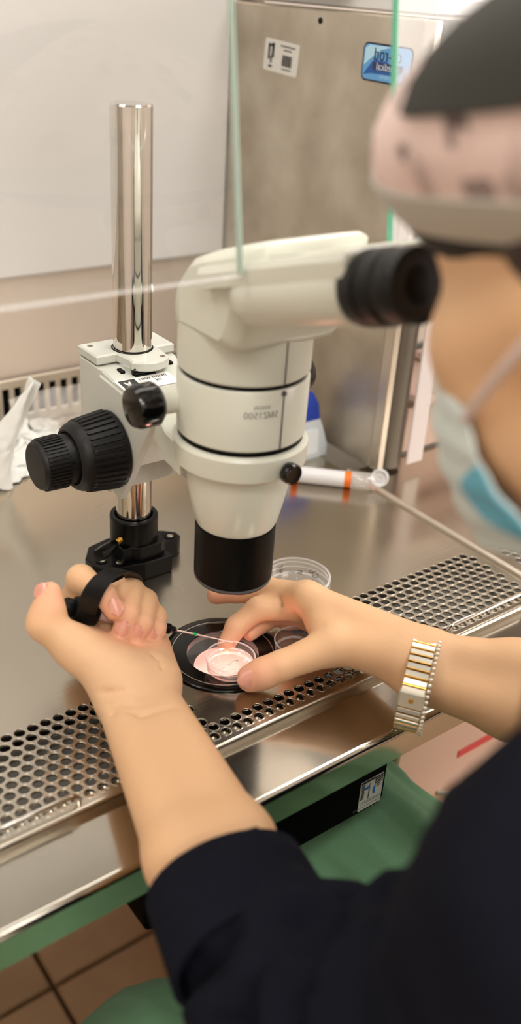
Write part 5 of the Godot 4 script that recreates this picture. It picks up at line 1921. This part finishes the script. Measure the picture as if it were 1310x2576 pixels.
	# nails
	var nails := [
		[Vector3(-0.12229, 0.84273, -0.02208), Vector3(-0.11964, 0.84779, -0.02432), Vector3(-0.15421, 0.88538, 0.02964), Vector2(0.0100, 0.0122)],
		[Vector3(-0.08236, 0.82874, -0.00314), Vector3(-0.08218, 0.82418, 0.00098), Vector3(-0.12083, 0.90212, 0.08068), Vector2(0.0090, 0.0115)],
		[Vector3(-0.08109, 0.81510, 0.00232), Vector3(-0.08462, 0.81010, 0.00396), Vector3(-0.12756, 0.88962, 0.08425), Vector2(0.0090, 0.0112)],
		[Vector3(-0.07290, 0.80984, 0.00496), Vector3(-0.07654, 0.80363, 0.00621), Vector3(-0.12080, 0.88841, 0.09047), Vector2(0.0090, 0.0110)],
		[Vector3(-0.06186, 0.80336, 0.00458), Vector3(-0.06545, 0.79754, 0.00618), Vector3(-0.11298, 0.88813, 0.09686), Vector2(0.0080, 0.0100)],
		[Vector3(-0.01403, 0.77734, 0.04770), Vector3(-0.01903, 0.77441, 0.04509), Vector3(-0.08323, 0.87061, 0.13290), Vector2(0.0124, 0.0140)],
	]
	for q in nails:
		_nail(t, "nail", q[0] + o, q[1] - q[0], q[2] - q[0], q[3])

	# ---- jacket
	var J := []
	var ls := side * 0.0025
	J.append(B(lc + ld * 0.03 + ls, lc + ld * 0.08 + ls * 2.0, 0.0365, 0.0360, 0.02))
	var je := le + ls * 2.0
	J.append(B(lc + ld * 0.08 + ls * 2.0, je, 0.0360, 0.041, 0.02))
	J.append(B(je, sl, 0.038, 0.064, 0.008))
	J.append(B(rc + rd * 0.02, re, 0.0380, 0.052, 0.02))
	J.append(B(re, sr, 0.050, 0.062, 0.03))
	J.append(B(sl, sr, 0.064, 0.062, 0.05))
	J.append(B(nb + Vector3(-0.02, -0.02, 0), nb + Vector3(0.02, -0.02, 0), 0.070, 0.070, 0.05))
	J.append(B(V(-0.035, 0.09, 0.390), V(0.055, 0.09, 0.390), 0.100, 0.100, 0.05))
	J.append(B(V(-0.05, -0.03, 0.43), V(0.06, -0.03, 0.43), 0.100, 0.100, 0.06))
	J.append(B(V(-0.05, -0.16, 0.47), V(0.06, -0.16, 0.47), 0.105, 0.105, 0.08))
	J.append(B(lc + ld * 0.024, -ld, 0.062, 0.0, 0.0, 2))
	J.append(B(rc + rd * 0.012, -rd, 0.062, 0.0, 0.0, 2))
	J.append(B(nb + Vector3(0, 0.02, -0.02), nb + Vector3(0, 0.08, -0.05), 0.060, 0.066, 0.01, 1))
	var wr := FastNoiseLite.new()
	wr.seed = 4
	wr.frequency = 9.0
	wr.fractal_octaves = 3
	var fold := func(p: Vector3) -> float:
		var e := p.distance_to(le)
		var ring := sin(e * 150.0 + 5.0 * wr.get_noise_3d(p.x * 1.2, p.y * 1.2, p.z * 1.2)) * exp(-pow((e - 0.055) / 0.050, 2.0)) * 0.0085
		var near_cuff := clampf((p - lc).dot(ld) * 25.0 - 0.8, 0.0, 1.0)
		return (ring + 0.010 * wr.get_noise_3d(p.x, p.y, p.z) + 0.0060 * sin((p.x - p.y * 0.7 + p.z * 0.4) * 120.0 + 7.0 * wr.get_noise_3d(p.x * 0.6, p.y * 0.6, p.z * 0.6)) * clampf(wr.get_noise_3d(p.x * 0.5 + 3.0, p.y * 0.5, p.z * 0.5) * 3.0, 0.0, 1.0)) * near_cuff
	var js := Flesh.new()
	grow_skin(js, J, 0.0062, fold)
	for q in js.v.size():
		js.v[q] += o
	var jacket := put("jacket", js.commit(), M.navy, t)
	for q in [[lc + ld * 0.021, ld, side, 0.0385, 0.0300], [rc + rd * 0.008, rd, rs, 0.0375, 0.0320]]:
		var w2: Vector3 = (q[1] as Vector3).cross(q[2]).normalized()
		var grid := []
		for i in 41:
			var a := TAU * i / 40.0
			var row := []
			for j in 7:
				var f := j / 6.0
				var grow := 1.0 + 0.05 * f + 0.012 * sin(a * 3.0 + f * 2.0)
				row.append(q[0] + q[1] * 0.045 * f + (q[2] * cos(a) * q[3] + w2 * sin(a) * q[4]) * grow + o)
			grid.append(row)
		var cs := st_new()
		sheet(cs, grid, 0.0030)
		part("cuff", cs, M.navy, jacket)

	# ---- trousers
	var Q := []
	for q in [[V(-0.080, -0.190, 0.47), kl, V(-0.140, -0.700, 0.150)], [V(0.090, -0.190, 0.47), kr, V(0.090, -0.700, 0.060)]]:
		Q.append(B(q[0], q[1], 0.098, 0.070, 0.03))
		Q.append(B(q[1], q[2], 0.070, 0.062, 0.02))
	Q.append(B(V(-0.06, -0.15, 0.47), V(0.07, -0.15, 0.47), 0.115, 0.115, 0.05))
	var pleat := func(p: Vector3) -> float:
		var a := (p.x - kr.x) * 150.0 + p.z * 9.0
		return 0.006 * wr.get_noise_3d(p.x * 2.2, p.y * 1.0, p.z * 0.6) + 0.0055 * pow(absf(sin(0.5 * a + 2.0 * wr.get_noise_3d(p.x * 0.8, 3.0, p.z * 0.5))), 6.0) * clampf(p.x * 20.0 + 1.0, 0.0, 1.0)
	var qs := Flesh.new()
	grow_skin(qs, Q, 0.0060, pleat)
	for q in qs.v.size():
		qs.v[q] += o
	put("trousers", qs.commit(), M.green, t)
	for s in [-1.0, 1.0]:
		var f := V(-0.140, -BY, 0.150) if s < 0 else V(0.090, -BY, 0.060)
		var st := st_new()
		var rings := []
		for k in 9:
			var u := k / 8.0
			var ring := []
			for m in 16:
				var a := TAU * m / 16.0
				var w := 0.040 * sqrt(maxf(1.0 - pow(absf(u * 2 - 1), 3.0), 0.04))
				ring.append(f + o + Vector3(cos(a) * w, 0.001 + maxf(sin(a), -0.25) * lerpf(0.062, 0.036, u) + 0.013, 0.050 - 0.20 * u))
			rings.append(ring)
		loft(st, rings)
		part("shoe", st, plain(Color(0.85, 0.85, 0.84), 0.5), t)
	_head_wear(t, hx, o)
	_watch(rw, rd, rs)


func _head_wear(t: Node3D, hx: Transform3D, o: Vector3) -> void:
	# eyes
	for s in [-1.0, 1.0]:
		var st := st_new()
		ball(st, Transform3D(Basis.IDENTITY, o) * hx * Transform3D(Basis.from_scale(Vector3.ONE * 0.0110), Vector3(s * 0.032, 0.001, 0.0195)), 10, 16)
		var eye := part("eye", st, plain(Color(0.9, 0.88, 0.86), 0.2), t)
		st = st_new()
		ball(st, Transform3D(Basis.IDENTITY, o) * hx * Transform3D(Basis.from_scale(Vector3(0.0056, 0.0056, 0.0020)), Vector3(s * 0.032, 0.001, 0.0088)), 8, 14)
		part("iris", st, plain(Color(0.16, 0.10, 0.06), 0.15), eye)
	var W := Transform3D(Basis.IDENTITY, o) * hx
	# hair below the cap, at the temples and the nape
	var hb := []
	for s in [-1.0, 1.0]:
		hb.append(B(hx * Vector3(s * 0.060, 0.004, 0.078), hx * Vector3(s * 0.062, -0.020, 0.088), 0.0170, 0.0125, 0.008))
		hb.append(B(hx * Vector3(s * 0.062, 0.004, 0.092), hx * Vector3(s * 0.050, -0.010, 0.130), 0.0190, 0.028, 0.010))
		hb.append(B(hx * Vector3(s * 0.050, -0.010, 0.130), hx * Vector3(s * 0.018, -0.020, 0.152), 0.028, 0.030, 0.010))
	var hs := Flesh.new()
	grow_skin(hs, hb, 0.0042)
	for q in hs.v.size():
		hs.v[q] += o
	put("hair", hs.commit(), plain(Color(0.20, 0.125, 0.075), 0.6), t)
	# mask: a pleated shell round nose, mouth and chin
	var st := st_new()
	var grid := []
	for i in 37:
		var u := i / 18.0 - 1.0
		var row := []
		for j in 19:
			var v := j / 18.0
			var phi := u * lerpf(1.22, 1.55, v * v)
			var a2 := absf(u)
			var y := lerpf(lerpf(-0.026, -0.046, pow(a2, 1.3)), lerpf(-0.108, -0.094, a2), v)
			var wide := lerpf(0.077, 0.070, v) + 0.006 * sin(PI * v) * a2
			var deep := 0.073 + 0.016 * sin(PI * clampf(v * 0.9 + 0.1, 0.0, 1.0)) * (1.0 - u * u)
			var pl := 0.0012 * sin(v * 25.0) * (1.0 - a2 * 0.6)
			row.append(W * Vector3(sin(phi) * (wide + pl), y, 0.070 - cos(phi) * (deep + pl) + 0.012 * v * u * u))
		grid.append(row)
	sheet(st, grid, 0.0011)
	var mm := plain(Color(0.86, 0.90, 0.885), 0.75)
	mm.backlight_enabled = true
	mm.backlight = Color(0.30, 0.36, 0.38)
	var mask := part("mask", st, mm, t)
	mask.set_meta("label", "pale surgical mask with light blue edges")
	# the blue inside shows where the rear edge gapes
	for s in [0, 36]:
		st = st_new()
		var g2 := []
		for k in 5:
			var row := []
			for j in range(7, 18):
				var p: Vector3 = grid[s][j]
				var q: Vector3 = grid[4 if s == 0 else 32][j]
				var w3 := sin(PI * (j - 7) / 10.0)
				row.append(p.lerp(q, k / 4.0 * (0.15 + 0.85 * w3)) + (W.basis * Vector3(-0.0013 if s == 0 else 0.0013, 0, -0.0003)))
			g2.append(row)
		sheet(st, g2, 0.0009)
		part("blue_edge", st, plain(Color(0.42, 0.73, 0.83), 0.7), mask)
	for s in [-1.0, 1.0]:
		st = st_new()
		var a: Vector3 = grid[0 if s < 0 else 36][1]
		var b: Vector3 = grid[0 if s < 0 else 36][16]
		var pts := []
		var mid := W * Vector3(s * 0.090, -0.002, 0.120)
		for k in 9:
			pts.append(a.lerp(mid, k / 8.0) + W.basis * Vector3(s * 0.006 * sin(PI * k / 8.0), 0, 0))
		tube(st, pts, 0.0020, 8)
		part("ear_loop", st, plain(Color(0.88, 0.80, 0.76), 0.7), mask)
		st = st_new()
		pts = []
		var low := W * Vector3(s * 0.086, -0.030, 0.116)
		for k in 7:
			pts.append(b.lerp(low, k / 6.0) + W.basis * Vector3(s * 0.005 * sin(PI * k / 6.0), 0, 0))
		tube(st, pts, 0.0020, 8)
		part("ear_loop", st, plain(Color(0.88, 0.80, 0.76), 0.7), mask)
	# cap: a soft dome cut by a slanting rim, with a pale band and a dark crown panel
	var dome := func(f: float, g: float, grow: float) -> Vector3:
		# f turns round the head (0 front), g from the rim (0) to the crown (1)
		var rim := 0.019 - 0.047 * (0.5 - 0.5 * cos(f))
		var el := lerpf(asin(clampf((rim - 0.036) / 0.066, -0.9, 0.9)), PI / 2, g)
		var puff := 1.0 + 0.08 * sin(PI * clampf(g * 1.5, 0.0, 1.0)) + grow
		var ce := pow(maxf(cos(el), 0.0), 1.3) if el > 0.0 else cos(el)
		return W * (Vector3(0, 0.036, 0.090) + Vector3(sin(f) * 0.090 * ce, 0.058 * sin(el), -cos(f) * 0.106 * ce) * puff)
	var spots := Image.create(256, 256, false, Image.FORMAT_RGB8)
	spots.fill(Color(0.96, 0.86, 0.83))
	var rng := RandomNumberGenerator.new()
	rng.seed = 5
	var tone := [Color(0.24, 0.21, 0.23), Color(0.42, 0.33, 0.30), Color(0.92, 0.82, 0.79), Color(0.85, 0.62, 0.57), Color(0.33, 0.28, 0.30)]
	for k in 46:
		var cx := rng.randi() % 256
		var cy := rng.randi() % 256
		var r := rng.randi_range(6, 14)
		var col: Color = tone[rng.randi() % 5]
		for y in range(-r, r + 1):
			for x in range(-r, r + 1):
				if x * x + y * y < r * r * (0.7 + 0.3 * sin(3.0 * atan2(y, x) + k)):
					spots.set_pixel(posmod(cx + x, 256), posmod(cy + y, 256), col)
	var cm := plain(Color(1, 1, 1), 0.85)
	cm.albedo_texture = ImageTexture.create_from_image(spots)
	cm.uv1_triplanar = true
	cm.uv1_scale = Vector3.ONE * 8.0
	st = st_new()
	grid = []
	for i in 49:
		var row := []
		for j in 17:
			row.append(dome.call(TAU * i / 48.0, j / 16.0 * 0.985, 0.0))
		grid.append(row)
	sheet(st, grid, 0.0016)
	var cap := part("cap", st, cm, t)
	cap.set_meta("label", "pink cap with a dark spotted pattern")
	st = st_new()
	grid = []
	for i in 49:
		var row := []
		for j in 5:
			var f := TAU * i / 48.0
			row.append(dome.call(f, j / 4.0 * lerpf(0.135, 0.36, exp(-pow(minf(f, TAU - f) / 0.55, 2.0))), 0.014))
		grid.append(row)
	sheet(st, grid, 0.0016)
	part("pale_band", st, plain(Color(0.77, 0.76, 0.72), 0.85), cap)
	st = st_new()
	grid = []
	for i in 49:
		var row := []
		for j in 3:
			row.append(dome.call(TAU * i / 48.0, -0.085 + j / 2.0 * 0.090, 0.018))
		grid.append(row)
	sheet(st, grid, 0.0016)
	part("dark_edge", st, plain(Color(0.10, 0.10, 0.09), 0.85), cap)
	st = st_new()
	grid = []
	for i in 33:
		var row := []
		for j in 11:
			var f := lerpf(-2.9, -1.22, i / 32.0)
			row.append(dome.call(f, lerpf(0.32 + 0.01 * sin(f * 5.0), 0.98, j / 10.0), 0.03))
		grid.append(row)
	sheet(st, grid, 0.0018)
	part("dark_crown", st, plain(Color(0.20, 0.20, 0.175), 0.9), cap)


# a gold and silver bracelet watch, loose on the right wrist
func _watch(rw: Vector3, rd: Vector3, rs: Vector3) -> void:
	var c := rw - rd * 0.0020
	var t := thing("bracelet_watch", "gold and silver bracelet watch with a beaded edge, worn on the right wrist", "watch", c)
	var up := rs
	var out := rd.cross(up).normalized()
	if out.z < 0:
		out = -out
	# the ring hangs below the wrist: links stand on an oval in the plane (up, out)
	var n := 40
	var at := func(a: float) -> Vector3: return up * (0.0325 * cos(a) - 0.0095) + out * (0.0208 * sin(a) + 0.0005)
	for k in n:
		var a0 := TAU * k / n
		var a1 := TAU * (k + 1) / n
		var p0: Vector3 = at.call(a0)
		var p1: Vector3 = at.call(a1)
		var mid := (p0 + p1) / 2
		var y := (p1 - p0).normalized()
		var z := rd
		var x := y.cross(z).normalized()
		if x.dot(mid) < 0:
			x = -x
		var w := (p1 - p0).length()
		var b := Basis(x, y, x.cross(y))
		var st := st_new()
		bx(st, Vector3.ZERO, Vector3(0.0019, w * 0.74, 0.0150), 0.0004, Transform3D(b, mid))
		var link := part("link", st, M.silver, t)
		st = st_new()
		bx(st, Vector3.ZERO, Vector3(0.0023, w * 0.13, 0.0150), 0.0002, Transform3D(b, mid + y * w * 0.47))
		part("gold_bar", st, M.gold, link)
	var bead := st_new()
	ball(bead, Transform3D(Basis.from_scale(Vector3.ONE * 0.00145), Vector3.ZERO), 6, 10)
	bead.index()
	bead.generate_normals()
	var bm := bead.commit()
	var pearl := plain(Color(0.92, 0.89, 0.82), 0.15, 0.3)
	for k in 56:
		var p: Vector3 = at.call(TAU * k / 56.0)
		put("bead", bm, pearl, t, p * 1.02 + rd * 0.0092)
	# dial on the underside of the wrist
	var st := st_new()
	var p: Vector3 = at.call(2.15)
	var x := (p - up * -0.0095).normalized()
	bx(st, Vector3.ZERO, Vector3(0.0042, 0.0120, 0.0162), 0.0010, Transform3D(Basis(x, x.cross(rd).normalized() * -1.0, rd), p + x * 0.0006))
	var case := part("case", st, M.silver, t)
	st = st_new()
	bx(st, Vector3(0.0022, 0, 0), Vector3(0.0004, 0.0030, 0.0030), 0.0001, Transform3D(Basis(x, x.cross(rd).normalized() * -1.0, rd), p + x * 0.0006))
	part("gold_emblem", st, M.gold, case)
